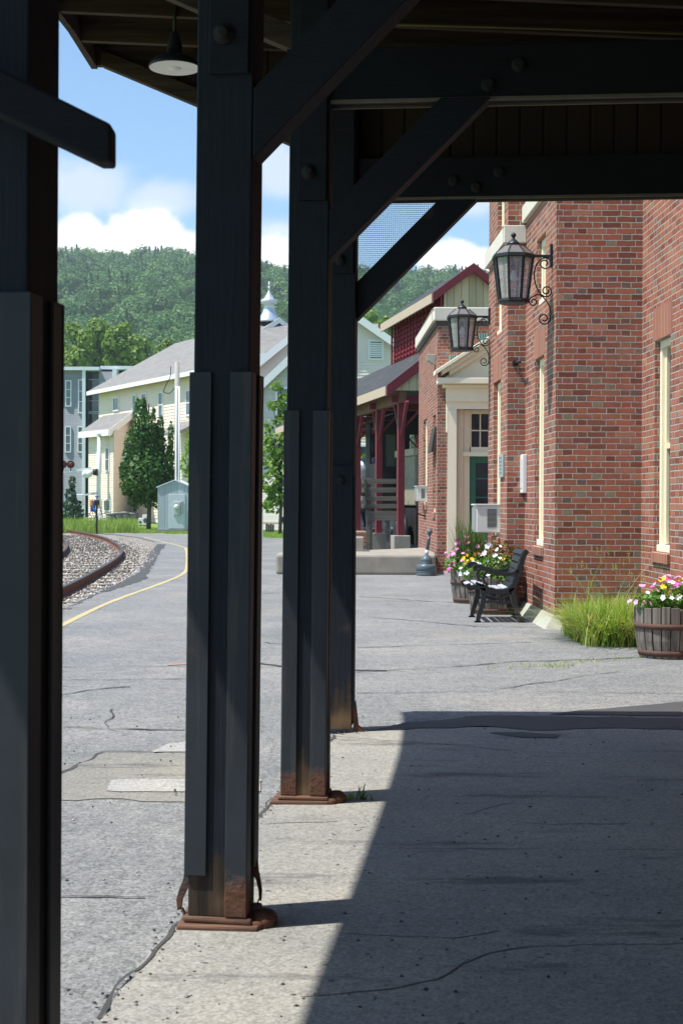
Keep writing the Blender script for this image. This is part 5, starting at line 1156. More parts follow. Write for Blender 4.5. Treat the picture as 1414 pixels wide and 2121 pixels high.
# timber rack standing before the engine
rk = thing('timber_rack', 'silvered timber rack of horizontal boards between the maroon columns', 'timber rack', tuple(W(1.0, 1.4, 0)))
r0, r1 = at(757, 1000, 39.6), at(828, 1000, 39.6)
def K(x, y, D=39.6): return at(x, y, D)
for x in (762, 826):
    a_, b_ = K(x, 1136), K(x, 990); MB().box((a_.x - .06, 39.55, 0), (a_.x + .06, 39.67, b_.z)).build('post', 'grey_wood', rk, bevel=.006)
for y0, y1 in ((992, 1002), (1010, 1020), (1028, 1037), (1044, 1053), (1058, 1078)):
    z0, z1 = K(760, y1).z, K(760, y0).z; MB().box((r0.x - .0, 39.48, z0), (r1.x, 39.54, z1)).build('board', 'grey_wood', rk, bevel=.005)
for y0, y1 in ((992, 1002), (1010, 1020), (1028, 1037), (1044, 1053)):
    z0, z1 = K(760, y1).z, K(760, y0).z; MB().box((r0.x - .08, 39.4, z0), (r0.x - .01, 41.2, z1)).build('side_board', 'grey_wood', rk, bevel=.005)
for x, y0 in ((768, 1060), (803, 1078)):
    a_ = K(x, 1136); MB().box((a_.x - .05, 39.56, 0), (a_.x + .05, 39.64, K(x, y0).z)).build('prop', 'grey_wood', rk, bevel=.005)
# stacked red bricks behind the dock
bs_ = thing('brick_stack', 'small pale red stack of bricks beyond the dock edge', 'brick stack', (*at(747, 1120, 44)[:2], 0))
pp = at(747, 1120, 44)
for k in range(4):
    MB().box((pp.x - .22, pp.y, .12 + k * .11), (pp.x + .22, pp.y + .5, .12 + k * .11 + .09)).build('course', 'soldier', bs_, bevel=.01)
MB().box((pp.x - .25, pp.y - .03, 0), (pp.x + .25, pp.y + .53, .118)).build('pallet', 'grey_wood', bs_)
# ------------------------------------------------------------------ far buildings
def on_line(P0, P1, s): return P0.lerp(P1, s)
def fwin(root, P, U, n, s0, s1, z0, z1, mat_frame='white', fw=.07, pane='pane_far', bars=1, dep=.08, name='window'):
    """window on a facade: P = facade origin, U = unit along the facade, n = outward normal"""
    def q(s, z, d): return P + U * s + Vector((0, 0, z)) + n * d
    mb = MB()
    def b(sa, sb, za, zb, d0, d1): mb.prism([q(sa, za, d0), q(sb, za, d0), q(sb, zb, d0), q(sa, zb, d0)], n * (d1 - d0))
    b(s0 - fw, s0, z0 - fw, z1 + fw, .003, dep); b(s1, s1 + fw, z0 - fw, z1 + fw, .003, dep); b(s0, s1, z1, z1 + fw, .003, dep); b(s0, s1, z0 - fw, z0, .003, dep + .02)
    for k in range(bars): zz = z0 + (z1 - z0) * (k + 1) / (bars + 1); b(s0, s1, zz - fw * .3, zz + fw * .3, .003, dep - .02)
    o = mb.build(name, mat_frame, root)
    m2 = MB(); m2.prism([q(s0, z0, .034), q(s1, z0, .034), q(s1, z1, .034), q(s0, z1, .034)], n * .01); m2.build('pane', pane, o); return o
def facade_px(P, U, n, x, y):
    """(s, z) where the line of sight through a photo pixel meets the facade plane"""
    d = ray(x, y); t = (P - EYE).dot(n) / d.dot(n); p = EYE + d * t; return (p - P).dot(U), p.z
def clap(root, P, U, n, L, z0, ztop, mat, step=.2):
    mb = MB(); z = z0; f = ztop if callable(ztop) else (lambda z: (0, L))
    zt = 99 if callable(ztop) else ztop
    while z < zt:
        r = f(z + step * .5)
        if r is None: break
        a, b = P + U * r[0] + Vector((0, 0, z)), P + U * r[1] + Vector((0, 0, z)); zz = Vector((0, 0, min(step, zt - z)))
        mb.add([a + n * .03, b + n * .03, b + zz + n * .004, a + zz + n * .004, a, b], [(0, 1, 2, 3), (4, 5, 1, 0)]); z += step
    return mb.build('clapboards', mat, root)
# cream house with grey roof (long wall receding to the left)
PA = at(205, 1040, 108); PA.z = 0; PB = at(432, 1040, 90); PB.z = 0
U = (PB - PA).normalized(); n = Vector((U.y, -U.x, 0)); n = n if n.y < 0 else -n
ze = facade_px(PA, U, n, 300, 783)[1]; Lh = (PB - PA).length; dp = 9.0; rise = 3.0
hs = thing('cream_house', 'long cream clapboard house with grey shingle roof and narrow windows behind the maple', 'house', tuple((PA + PB) / 2))
inn = -n
MB().prism([PA, PB, PB + inn * dp, PA + inn * dp], (0, 0, ze)).build('wall', 'siding', hs)
def roofprism(A, B, inn, dp, ze, rise, ov, root, mat='grey_roof', hip=0.0, th=.16):
    U = (B - A).normalized(); up = Vector((0, 0, 1)); A2, B2 = A - U * ov, B + U * ov
    e0, e1 = A2 - inn * ov, B2 - inn * ov; f0, f1 = A2 + inn * (dp + ov), B2 + inn * (dp + ov); r0, r1 = A2 + inn * dp / 2 + U * hip, B2 + inn * dp / 2
    z = up * (ze - ov * rise / (dp / 2)); zr = up * (ze + rise)
    mb = MB(); T = up * th
    for (a, b_, c, d) in ((e0 + z, e1 + z, r1 + zr, r0 + zr), (f1 + z, f0 + z, r0 + zr, r1 + zr)): mb.prism([a, b_, c, d], T)
    if hip: mb.prism([f0 + z, e0 + z, r0 + zr], T)
    o = mb.build('roof', mat, root)
    fb = MB(); fb.prism([e0 + z - T * .8, e1 + z - T * .8, e1 + z + T, e0 + z + T], -inn * .04)
    for (a, c) in ((e1 + z, r1 + zr), (f1 + z, r1 + zr)) + (() if hip else ((e0 + z, r0 + zr), (f0 + z, r0 + zr))):
        ou = (U if (a - A).dot(U) > 0 else -U) * .04; fb.prism([a - T * 1.2, c - T * 1.2, c + T, a + T], ou)
    fb.build('fascia', 'white', root)
    return o
roofprism(PA, PB, inn, dp, ze, rise, .7, hs, hip=4.5)
if True:   # gable infill at the right end
    MB().prism([PB + Vector((0, 0, ze - .02)), PB + inn * dp + Vector((0, 0, ze - .02)), PB + inn * dp / 2 + Vector((0, 0, ze + rise - .1))], -U * .1).build('gable_wall', 'siding', hs)
for (x0, x1, y0, y1, bars) in ((237, 247, 826, 848, 0), (277, 283, 820, 860, 1), (296, 304, 817, 862, 1), (331, 338, 815, 862, 1), (388, 396, 811, 858, 1), (277, 286, 1042, 1060, 0)):
    s0, zt_ = facade_px(PA, U, n, x0, y0); s1, zb_ = facade_px(PA, U, n, x1, y1); fwin(hs, PA, U, n, s0, s1, zb_, zt_, bars=bars, fw=.1)
clap(hs, PA, U, n, Lh, .3, ze - .05, 'cream_plain')
# small entrance porch roof at right of the pole
s0, z0 = facade_px(PA, U, n, 374, 880); s1, z1 = facade_px(PA, U, n, 420, 862)
MB().prism([PA + U * s0 + Vector((0, 0, z0)), PA + U * s1 + Vector((0, 0, z0)), PA + U * s1 + n * 1.6 + Vector((0, 0, z0 - .8)), PA + U * s0 + n * 1.6 + Vector((0, 0, z0 - .8))], (0, 0, .2)).build('porch_roof', 'grey_roof', hs)
# lean-to wing
LA = at(184, 1040, 101); LA.z = 0; LB = at(236, 1040, 97.5); LB.z = 0; LC = at(268, 1040, 101.5); LC.z = 0
Ul = (LB - LA).normalized(); nl = Vector((Ul.y, -Ul.x, 0)); nl = nl if nl.y < 0 else -nl
zl = facade_px(LA, Ul, nl, 200, 897)[1]
back = LC - LB
MB().prism([LA, LB, LB + back * 1.5, LA + back * 1.5], (0, 0, zl)).build('wing_wall', 'siding', hs)
zt2 = at(266, 862, 102).z
mb = MB(); e0 = LA - Ul * .5 + nl * .5; e1 = LB + Ul * .35 + nl * .5; k1 = LC + Ul * .35 + back * .05; k0 = LA - Ul * .5 + back * 1.1
mb.prism([e0 + Vector((0, 0, zl - .05)), e1 + Vector((0, 0, zl - .05)), k1 + Vector((0, 0, zt2 + .1)), k0 + Vector((0, 0, zt2 + .1))], (0, 0, .16)); mb.build('wing_roof', 'grey_roof', hs)
mb = MB(); mb.prism([e1 + Vector((0, 0, zl - .35)), k1 + Vector((0, 0, zt2 - .2)), k1 + Vector((0, 0, zt2 + .27)), e1 + Vector((0, 0, zl + .13))], Ul * .06); mb.prism([e0 + Vector((0, 0, zl - .3)), e1 + Vector((0, 0, zl - .3)), e1 + Vector((0, 0, zl + .12)), e0 + Vector((0, 0, zl + .12))], nl * .06); mb.build('wing_fascia', 'white', hs)
mb = MB(); mb.prism([LB + Vector((0, 0, zl)), LC + Vector((0, 0, zl)), LC + back * .3 + Vector((0, 0, zt2 + .1))], -Ul * .2); mb.build('wing_gable', 'siding', hs)
for (x0, x1, y0, y1, bars) in ((203, 210, 929, 974, 1), (221, 227, 929, 974, 1), (201, 211, 1037, 1060, 0), (218, 230, 1037, 1057, 0)):
    s0, zt_ = facade_px(LA, Ul, nl, x0, y0); s1, zb_ = facade_px(LA, Ul, nl, x1, y1); fwin(hs, LA, Ul, nl, s0, s1, zb_, zt_, bars=bars, fw=.09)
clap(hs, LA, Ul, nl, (LB - LA).length, .3, zl - .05, 'cream_plain', .16)
# gable house behind posts, with louvred vent and cupola roof behind
DG = 78.0; g_l, g_r, g_a = at(505, 782, DG), at(850, 738, DG), at(692, 628, DG)
gh = thing('gable_house', 'pale clapboard gable house with louvred vent and silver cupola behind the engine shed', 'house', (at(690, 1, DG).x, DG, 0))
xl_, xr_, xa_ = g_l.x, g_r.x, g_a.x; ze_ = g_l.z; 
MB().prism([(xl_, DG, 0), (xr_, DG, 0), (xr_, DG, g_r.z), (xa_, DG, g_a.z), (xl_, DG, ze_)], (0, 9, 0)).build('wall', 'siding2', gh)
for (a, c) in ((g_l, g_a), (g_r, g_a)):
    d = (c - a).normalized(); e = a - d * .7
    mb = MB(); mb.prism([e + Vector((0, -.45, 0)), c + Vector((0, -.45, 0)), c + Vector((0, -.45, .22)), e + Vector((0, -.45, .22))], (0, 9.8, 0)); mb.build('roof', 'grey_roof', gh)
    mb = MB(); mb.prism([e + Vector((0, -.5, -.2)), c + Vector((0, -.5, -.2)), c + Vector((0, -.5, .26)), e + Vector((0, -.5, .26))], (0, .048, 0)); mb.build('fascia', 'white', gh)
# lower projecting gable on its left
q0, q1 = at(470, 868, DG - 4), at(600, 745, DG - 4)
MB().prism([(q0.x, DG - 4, 0), (q1.x + 1.5, DG - 4, 0), (q1.x + 1.5, DG - 4, q1.z), (q1.x, DG - 4, q1.z), (q0.x, DG - 4, q0.z)], (0, 3.9, 0)).build('front_wing', 'siding2', gh)
mb = MB(); d = (q1 - q0).normalized(); e = q0 - d * .5; f = q1 + d * 1.2; mb.prism([e + Vector((0, -.4, 0)), f + Vector((0, -.4, 0)), f + Vector((0, -.4, .2)), e + Vector((0, -.4, .2))], (0, 4.3, 0)); mb.build('wing_roof', 'grey_roof', gh)
mb = MB(); mb.prism([e + Vector((0, -.45, -.25)), f + Vector((0, -.45, -.25)), f + Vector((0, -.45, .24)), e + Vector((0, -.45, .24))], (0, .048, 0)); mb.build('wing_fascia', 'white', gh)
Pg = Vector((0, DG, 0)); X1 = Vector((1, 0, 0)); NY = Vector((0, -1, 0))
gw = lambda z: None if z > g_a.z - .2 else (max(xl_ + .05, xl_ + (xa_ - xl_) * (z - ze_) / (g_a.z - ze_)), min(xr_ - .05, xr_ - (xr_ - xa_) * (z - g_r.z) / (g_a.z - g_r.z)))
clap(gh, Pg, X1, NY, 1, .3, gw, 'grey_plain', .17)
def gx(x, D=DG): return at(x, 1040, D).x
for (x0, x1, y0, y1, DD, bars) in ((574, 596, 806, 862, DG - 4, 1), (742, 779, 925, 950, DG, 0)):
    Pq = Vector((0, DD, 0)); fwin(gh, Pq, X1, NY, gx(x0, DD), gx(x1, DD), at(x0, y1, DD).z, at(x0, y0, DD).z, bars=bars, fw=.12)
fwin(gh, Pg, X1, NY, gx(765), gx(789), at(770, 742, DG).z, at(770, 708, DG).z, bars=8, fw=.12, name='louvred_vent')
# roof with cupola behind
DR = 92.0; e0, e1, rr0 = at(430, 745, DR - 5), at(720, 745, DR - 5), at(500, 672, DR)
mb = MB(); y0 = DR - 5; zl_, zr_ = at(545, 738, y0).z, at(560, 676, DR).z
xa0, xb0 = at(436, 1, y0).x, at(790, 1, y0).x
mb.prism([(xa0, y0, zl_), (xb0, y0, zl_), (xb0, DR, zr_), (xa0, DR, zr_)], (0, 0, .2)); mb.prism([(xa0, DR + 5, zl_), (xb0, DR + 5, zl_), (xb0, DR, zr_), (xa0, DR, zr_)], (0, 0, .2)); mb.build('roof', 'grey_roof', gh)
MB().box((xa0 + .5, y0 + .5, 0), (xb0 - .5, DR + 4.5, zl_)).build('wall', 'siding2', gh)
mb = MB(); mb.prism([(xa0, y0 - .05, zl_ - .3), (xb0, y0 - .05, zl_ - .3), (xb0, y0 - .05, zl_ + .2), (xa0, y0 - .05, zl_ + .2)], (0, .05, 0)); mb.build('fascia', 'white', gh)
cu = at(557, 676, DR); M['silver'] = simple('silver_sheet_metal', (.62, .66, .70), .35, .5, var=.08, bump=.05)
s = DR / 3000
cup = MB().lathe([(21 * s, -14 * s), (21 * s, 8 * s)], cu, 8, False).build('cupola_base', 'dark', gh)
MB().lathe([(25 * s, 8 * s), (24 * s, 12 * s), (15 * s, 26 * s), (10.5 * s, 38 * s), (10.5 * s, 46 * s), (17 * s, 47 * s), (17 * s, 55 * s), (11 * s, 57 * s), (4 * s, 68 * s), (1 * s, 76 * s), (.7 * s, 82 * s)], cu, 16).build('cupola_cap', 'silver', cup)
mb = MB(); mb.tube([cu + Vector((0, 0, 74 * s)), cu + Vector((0, 0, 93 * s))], .04, 6); mb.ball(cu + Vector((0, 0, 80 * s)), .09, 8); mb.build('finial', 'silver', cup)
# grey modern building
DM = 135.0; mg = thing('grey_office_block', 'grey brick and glass modern building with white corner columns at the far left', 'office building', (at(180, 1, DM).x, DM, 0))
zT = at(180, 762, DM).z
def mx(x, D=DM): return at(x, 1040, D).x
def mbox(x0, x1, y0, y1, d0, d1, name, mat, par=None):
    z0 = 0 if y1 is None else at(x0, y1, DM).z; z1 = at(x0, y0, DM).z
    return MB().box((mx(x0), DM - d0, z0), (mx(x1), DM + d1, z1)).build(name, mat, par or mg)
mbox(30, 178, 768, None, 0, 14, 'wall', 'grey_block'); mbox(178, 330, 775, None, -1.6, 14, 'wall', 'grey_block')
mbox(207, 240, 770, None, .2, 2, 'wall_panel', 'grey_block')
mbox(25, 206, 760, 767, .5, 14.5, 'parapet_cap', 'white_metal'); mbox(206, 335, 757, 764, -.4, 14.5, 'parapet_cap', 'white_metal')
mbox(171.5, 178, 764, None, .4, .8, 'corner_column', 'white_metal'); mbox(234, 243, 764, 800, .5, .8, 'corner_column', 'white_metal')
for (x0, x1, y0, y1) in ((180, 207, 765, 785), (180, 207, 787, 852), (180, 207, 857, 930), (180, 207, 935, 1000), (180, 207, 1004, 1050), (244, 274, 762, 790), (276, 306, 760, 790)):
    Pq = Vector((0, DM + 1.55 if x0 < 240 else DM + 1.55, 0)); DD = Pq.y; dk = y0 in (765, 762, 760, 1004)
    fwin(mg, Pq, X1, NY, gx(x0, DD) + .1, gx(x1, DD) - .1, at(x0, y1, DD).z, at(x0, y0, DD).z, 'white_metal', .09, simple('blue_glass', (.03, .055, .085), .15) if dk else 'pane_far', 0 if dk else 2)
for (x0, x1, y0, y1) in ((137.5, 146, 790, 840), (164, 171, 788, 854), (137, 145.5, 885, 935), (163, 171, 885, 935)):
    Pq = Vector((0, DM, 0)); fwin(mg, Pq, X1, NY, gx(x0, DM), gx(x1, DM), at(x0, y1, DM).z, at(x0, y0, DM).z, 'white_metal', .1, 'pane_far', 2)
mbox(307, 322, 745, 760, 3 - 8, 10, 'roof_unit', 'white'); mbox(316, 326, 742, 757, 3 - 8, 10, 'roof_unit', 'white')
# ------------------------------------------------------------------ utility pole, shed, small things along the lawn
DP = gnd(368, 1101).y; pb_ = at(368, 1101, DP); pole = thing('utility_pole', 'grey wooden utility pole with white conduits and meter box', 'utility pole', (pb_.x, DP, 0))
sP = DP / 3000
MB().tube([Vector((pb_.x, DP, 0)), at(367, 750, DP)], [.15, .115], 12).build('shaft', 'pole_wood', pole)
mb = MB(); mb.tube([Vector((pb_.x + .16, DP - .1, 1.0)), at(374, 1020, DP - .1), at(371, 1003, DP - .1), at(371, 800, DP - .1)], .055, 8); mb.tube([Vector((pb_.x - .12, DP - .14, 0)), at(365, 1010, DP - .14), at(365.5, 800, DP - .14)], .035, 8); mb.build('conduit', 'white', pole)
q = at(368, 1055, DP - .3); w_ = 8.5 * sP
MB().box((q.x - w_, DP - .32, at(1, 1066, DP).z), (q.x + w_ * .7, DP - .16, at(1, 1038, DP).z)).build('meter_box', simple('grey_green_box', (.42, .48, .46), .5), pole, bevel=.02)
MB().box((q.x + w_ * .75, DP - .3, at(1, 1062, DP).z), (q.x + w_ * 1.3, DP - .16, at(1, 1036, DP).z)).build('switch_box', simple('grey_box', (.35, .38, .38), .5), pole, bevel=.02)
MB().lathe([(.11, 0), (.11, .07), (.05, .12)], (q.x - .05, DP - .33, at(1, 1048, DP).z), 14, ax=Matrix.Rotation(R(90), 3, 'X')).build('meter_dial', 'white', pole)
mb = MB(); a_ = at(355, 757, DP); mb.tube(catmull([at(354, 758, DP), at(353, 780, DP), at(343, 800, DP), at(340, 812, DP), at(352, 814, DP), at(362, 803, DP)], 5), .02, 5); mb.build('dangling_wire', 'dark', pole)
DT = gnd(360, 1102).y + .9; ts = thing('metal_equipment_shed', 'pale galvanised metal shed standing on the lawn behind the utility pole', 'shed', (at(362, 1, DT).x, DT, 0))
x0, x1 = at(330, 1, DT).x, at(400, 1, DT).x; ze_ = at(330, 1010, DT).z; xm = (x0 + x1) / 2
MB().prism([(x0, DT, .1), (x1, DT, .1), (x1, DT, ze_), (xm, DT, ze_ + .32), (x0, DT, ze_)], (0, 3.0, 0)).build('wall', 'shed_metal', ts)
mb = MB()
for sg in (-1, 1):
    xe_ = x0 - .06 if sg < 0 else x1 + .06; mb.prism([(xe_, DT - .06, ze_ - .01), (xm, DT - .06, ze_ + .34), (xm, DT - .06, ze_ + .39), (xe_, DT - .06, ze_ + .04)], (0, 3.12, 0))
mb.build('roof', 'white_metal', ts)
MB().box((at(353, 1, DT).x, DT - .03, .15), (at(387, 1, DT).x, DT - .002, at(1, 1022, DT).z)).build('door', simple('pale_steel_door', (.55, .6, .64), .5), ts, bevel=.01)
MB().box((x0 - .05, DT - .08, 0), (x1 + .05, DT + 3.05, .1)).build('skid', 'concrete', ts)
# bins, condensers
gb = gnd(245, 1086)
for k, (x, r_, y0) in enumerate(((232.5, .27, 1063), (247, .27, 1061), (261, .28, 1060), (274, .26, 1062))):
    D = gb.y + .2 * k; c = at(x, 1, D); h = at(1, y0, D).z
    t = thing('rubbish_barrel', 'dark grey barrel in the row of four behind the tall grass', 'barrel', (c.x, D, 0), 'row of four grey barrels')
    MB().lathe([(.95 * r_ * D / 85, 0), (r_ * 1.05 * D / 85, h * .5), (r_ * D / 85, h), (.001, h)], (c.x, D, 0), 16).build('body', simple('grey_barrel', (.13, .14, .14), .6, var=.2), t)
    MB().lathe([(r_ * 1.08 * D / 85, h * .9), (r_ * 1.1 * D / 85, h), (.001, h + .05)], (c.x, D, 0), 16).build('lid', simple('grey_lid', (.2, .21, .2), .6), t)
D = gnd(305, 1090).y
for k, (x0, x1, y0, y1, lab) in enumerate(((298, 312, 1065, 1090, 'taller white heat pump unit behind the maple trunk'), (290, 298, 1072, 1089, 'shorter white heat pump unit left of the taller one'))):
    a_, b_ = at(x0, 1, D), at(x1, 1, D); t = thing('heat_pump_unit', lab, 'heat pump', ((a_.x + b_.x) / 2, D, 0))
    zt_ = at(1, y0, D).z
    MB().box((a_.x, D, .05), (b_.x, D + .4, zt_)).build('case', 'white', t, bevel=.02)
    MB().lathe([((b_.x - a_.x) * .36, 0), ((b_.x - a_.x) * .36, .02)], ((a_.x + b_.x) / 2, D - .001, zt_ * .5), 16, ax=Matrix.Rotation(R(90), 3, 'X')).build('fan_grille', simple('fan_dark', (.08, .08, .08), .6), t)
    MB().box((a_.x + .05, D - .01, 0), (b_.x - .05, D + .4, .048)).build('foot', 'dark', t)
# level-crossing signal
DC = 98.0; cs = thing('crossing_signal', 'railway crossing signal with paired red lights and white control box', 'crossing signal', (at(207, 1, DC).x, DC, 0)); sC = DC / 3000
mc = lambda x, y, dd=0: at(x, y, DC + dd)
MB().tube([Vector((mc(207, 1).x, DC, 0)), mc(206, 905)], [.16, .13], 12).build('mast', 'white_metal', cs)
MB().lathe([(.3, 0), (.3, .1), (.2, .25), (.18, .9)], (mc(208, 1).x, DC, 0), 14).build('mast_base', 'white_metal', cs)
MB().ball(mc(206, 899), .2, 12, (1, 1, .8)).build('mast_cap', 'white_metal', cs)
MB().box((mc(157, 1).x, DC - .75, mc(1, 1046).z), (mc(180, 1).x, DC - .2, mc(1, 1023).z)).build('control_box', 'white_metal', cs, bevel=.04)
mb = MB(); mb.bar(mc(128, 978), mc(188, 971), .16, .16); mb.bar(mc(160, 1028), mc(207, 1020), .12, .12); mb.tube([mc(130, 985), mc(128, 1030)], .06, 8); mb.build('crossarm', 'white_metal', cs)
for x in (184, 178):
    MB().ball(mc(x, 982, -.2), .26, 12).build('bell_housing', 'white_metal', cs)
MB().lathe([(.2, 0), (.24, .3)], mc(193, 978, -.2), 14, ax=Matrix.Rotation(R(90), 3, 'Y')).build('signal_lamp', 'iron', cs)
for x in (131, 147):
    c = mc(x, 962, -.3)
    o = MB().lathe([(.27, 0), (.27, .02), (.14, .12), (.12, .2)], c, 20, ax=Matrix.Rotation(R(-90), 3, 'X')).build('signal_lamp', 'iron', cs)
    MB().lathe([(.17, 0), (.1, .03), (.001, .045)], c + Vector((0, -.002, 0)), 16, ax=Matrix.Rotation(R(90), 3, 'X')).build('red_lens', simple('red_lens', (.16, .012, .012), .25), o)
    MB().tube([c + Vector((0, .1, .0)), mc(x, 976, -.2)], .04, 6).build('lamp_stem', 'iron', cs)
# thin sign post and white marker post
DQ = gnd(204, 1106).y; t = thing('thin_sign_post', 'thin dark steel post with small end plate in the grass beside the track', 'sign post', (at(204, 1, DQ).x, DQ, 0))
a_ = at(204, 1, DQ).x; MB().box((a_ - .035, DQ - .035, 0), (a_ + .035, DQ + .035, at(1, 1036, DQ).z)).build('post', 'dark', t); MB().box((a_ - .12, DQ - .06, at(1, 1045, DQ).z), (a_ + .12, DQ - .036, at(1, 1035, DQ).z)).build('plate', 'iron', t)
DQ = gnd(545, 1117).y; t = thing('white_marker_post', 'white painted post at the edge of the lawn beyond the platform', 'post', (at(545, 1, DQ).x, DQ, 0)); a_ = at(545, 1, DQ).x
MB().box((a_ - .06, DQ - .06, 0), (a_ + .06, DQ + .06, at(1, 1052, DQ).z)).build('shaft', 'white', t, bevel=.01); MB().box((a_ - .075, DQ - .075, at(1, 1052, DQ).z), (a_ + .075, DQ + .075, at(1, 1049, DQ).z)).build('cap', 'white', t)
# paling fence, railing and car beyond
DF = 76.0; t = thing('paling_fence', 'weathered grey board fence beneath the young tree', 'fence', (at(575, 1, DF).x, DF, 0))
fx = at(536, 1, DF).x; k = 0; mb = MB()
while fx < at(640, 1, DF).x:
    mb.box((fx, DF, .05), (fx + .13, DF + .025, .8 + rnd.uniform(-.03, .03) + .35)); fx += .15
mb.build('palings', 'grey_wood', t); mb = MB(); mb.box((at(536, 1, DF).x, DF + .03, .9), (at(640, 1, DF).x, DF + .08, 1.0)); mb.build('rail', 'grey_wood', t)
D = 69.0; t = thing('log_post', 'short weathered timber stump fence panel on the lawn', 'stump', (at(562, 1, D).x, D, 0)); mb = MB()
for k in range(4): mb.box((at(554 + k * 4.5, 1, D).x, D, 0), (at(554 + k * 4.5 + 4, 1, D).x, D + .1, at(1, 1083, D).z - .02 * (k % 2)))
mb.build('board', 'grey_wood', t); mb = MB(); mb.box((at(545, 1, D).x, D - .05, at(1, 1083, D).z), (at(600, 1, D).x, D, at(1, 1080, D).z)); mb.build('top_rail', simple('pink_rail', (.55, .35, .3), .7), t)
# car nose
D = 74.0; cx0 = at(578, 1, D).x; car = thing('parked_car', 'silver blue parked car mostly hidden behind the post', 'car', (cx0 + 2, D, 0))
zs = lambda y: at(1, y, D).z
prof = [(0, .35), (.02, .75), (.5, .95), (1.1, 1.0), (1.7, 1.45), (3.0, 1.45), (3.6, 1.0), (4.2, .9), (4.25, .35)]
MB().prism([(cx0 + u, D, z * .85) for u, z in prof], (0, 1.7, 0)).build('body', simple('silver_blue_paint', (.45, .52, .62), .25, .3), car, bevel=.06)
MB().prism([(cx0 + 1.25, D - .004, .9), (cx0 + 3.4, D - .004, .9), (cx0 + 2.95, D - .004, 1.18), (cx0 + 1.75, D - .004, 1.18)], (0, .003, 0)).build('side_window', 'pane_far', car)
for u in (.85, 3.35):
    w_ = MB().lathe([(.31, 0), (.31, .2)], (cx0 + u, D + .05, .31), 18, ax=Matrix.Rotation(R(90), 3, 'X')).build('wheel', 'dark', car)
    MB().lathe([(.18, 0), (.18, .02)], (cx0 + u, D - .151, .31), 14, ax=Matrix.Rotation(R(90), 3, 'X')).build('rim', 'silver', w_)
MB().box((cx0 - .01, D + .1, .5), (cx0 + .05, D + .45, .62)).build('headlight', 'white', car, bevel=.01)
# ------------------------------------------------------------------ cyclist
DB = 92.0; c = at(200, 1, DB); SX = c.x
bk = thing('bicycle', 'dark bicycle ridden by the person in blue beyond the tall grass', 'bicycle', (SX, DB, 0))
for dx, nm in ((-.52, 0), (.52, 1)):
    mb = MB(); mb.tube([Vector((SX + dx + .33 * math.cos(a), DB, .34 + .33 * math.sin(a))) for a in [i * math.pi / 12 for i in range(25)]], .02, 6); wv_ = mb.build('wheel', 'dark', bk)
    mb = MB(); 
    for k in range(8): a = k * math.pi / 8; mb.bar((SX + dx - .32 * math.cos(a), DB, .34 - .32 * math.sin(a)), (SX + dx + .32 * math.cos(a), DB, .34 + .32 * math.sin(a)), .004, .004, up=(0, 1, 0))
    mb.build('spokes', 'slat', wv_)
mb = MB()
for a, b_ in (((-.52, .34), (-.2, .85)), ((-.52, .34), (-.05, .3)), ((-.05, .3), (-.2, .9)), ((-.05, .3), (.38, .82)), ((-.18, .8), (.38, .85)), ((.36, .95), (.52, .34))): mb.tube([(SX + a[0], DB, a[1]), (SX + b_[0], DB, b_[1])], .018, 6)
mb.build('frame', simple('bike_frame', (.12, .05, .03), .4), bk)
MB().ball((SX - .21, DB, .93), .12, 10, (1, .6, .3)).build('saddle', 'dark', bk)
mb = MB(); mb.tube([(SX + .38, DB - .25, 1.0), (SX + .36, DB, .98), (SX + .38, DB + .25, 1.0)], .016, 6); mb.build('handlebar', 'iron', bk)
pe = thing('person', 'cyclist in blue shirt and shorts with orange backpack riding to the right', 'person', (SX, DB, 0))
def skin_body(name, joints, edges, mat, par, sub=2):
    me = bpy.data.meshes.new(name); L = Vector(par.location)
    me.from_pydata([Vector(j[0]) - L for j in joints], edges, []); o = bpy.data.objects.new(name, me); COL.objects.link(o); o.parent = par
    md = o.modifiers.new('skin', 'SKIN'); md.use_smooth_shade = True
    for v, j in zip(me.skin_vertices[0].data, joints): v.radius = (j[1], j[1] if len(j) < 3 else j[2])
    me.skin_vertices[0].data[0].use_root = True
    s_ = o.modifiers.new('sub', 'SUBSURF'); s_.levels = s_.render_levels = sub
    me.materials.append(M[mat]); return o
M['skin'] = simple('skin', (.50, .27, .19), .5, var=.05, bump=0); M['blue_cloth'] = simple('blue_cloth', (.03, .12, .55), .7); M['orange_cloth'] = simple('orange_cloth', (.8, .32, .06), .7)
if not bpy.data.meshes.new('probe').skin_vertices: pass
J = [((SX - .2, DB, .98), .13, .15), ((SX - .12, DB, 1.2), .13, .15), ((SX + .02, DB, 1.42), .12, .16), ((SX + .08, DB, 1.52), .05), ((SX + .12, DB, 1.6), .05),
     ((SX + .14, DB, 1.68), .09)]
E = [(0, 1), (1, 2), (2, 3), (3, 4), (4, 5)]
for sg, kn, ft in ((-1, (.18, .78), (.0, .42)), (1, (.1, .62), (-.1, .2))):
    o_ = len(J); y = DB + sg * .1
    J += [((SX - .16, y, .95), .09), ((SX + kn[0], y, kn[1]), .06), ((SX + ft[0], y, ft[1]), .042), ((SX + ft[0] + .1, y, ft[1] - .05), .035)]; E += [(0, o_), (o_, o_ + 1), (o_ + 1, o_ + 2), (o_ + 2, o_ + 3)]
    o_ = len(J); y = DB + sg * .2
    J += [((SX + .04, y, 1.42), .055), ((SX + .2, y + sg * .04, 1.2), .04), ((SX + .36, y + sg * .03, 1.03), .03), ((SX + .4, y, 1.02), .03)]; E += [(2, o_), (o_, o_ + 1), (o_ + 1, o_ + 2), (o_ + 2, o_ + 3)]
def add_skin_layer(me):
    if not me.skin_vertices:
        bm = bmesh.new(); bm.from_mesh(me); bm.verts.layers.skin.verify(); bm.to_mesh(me); bm.free()
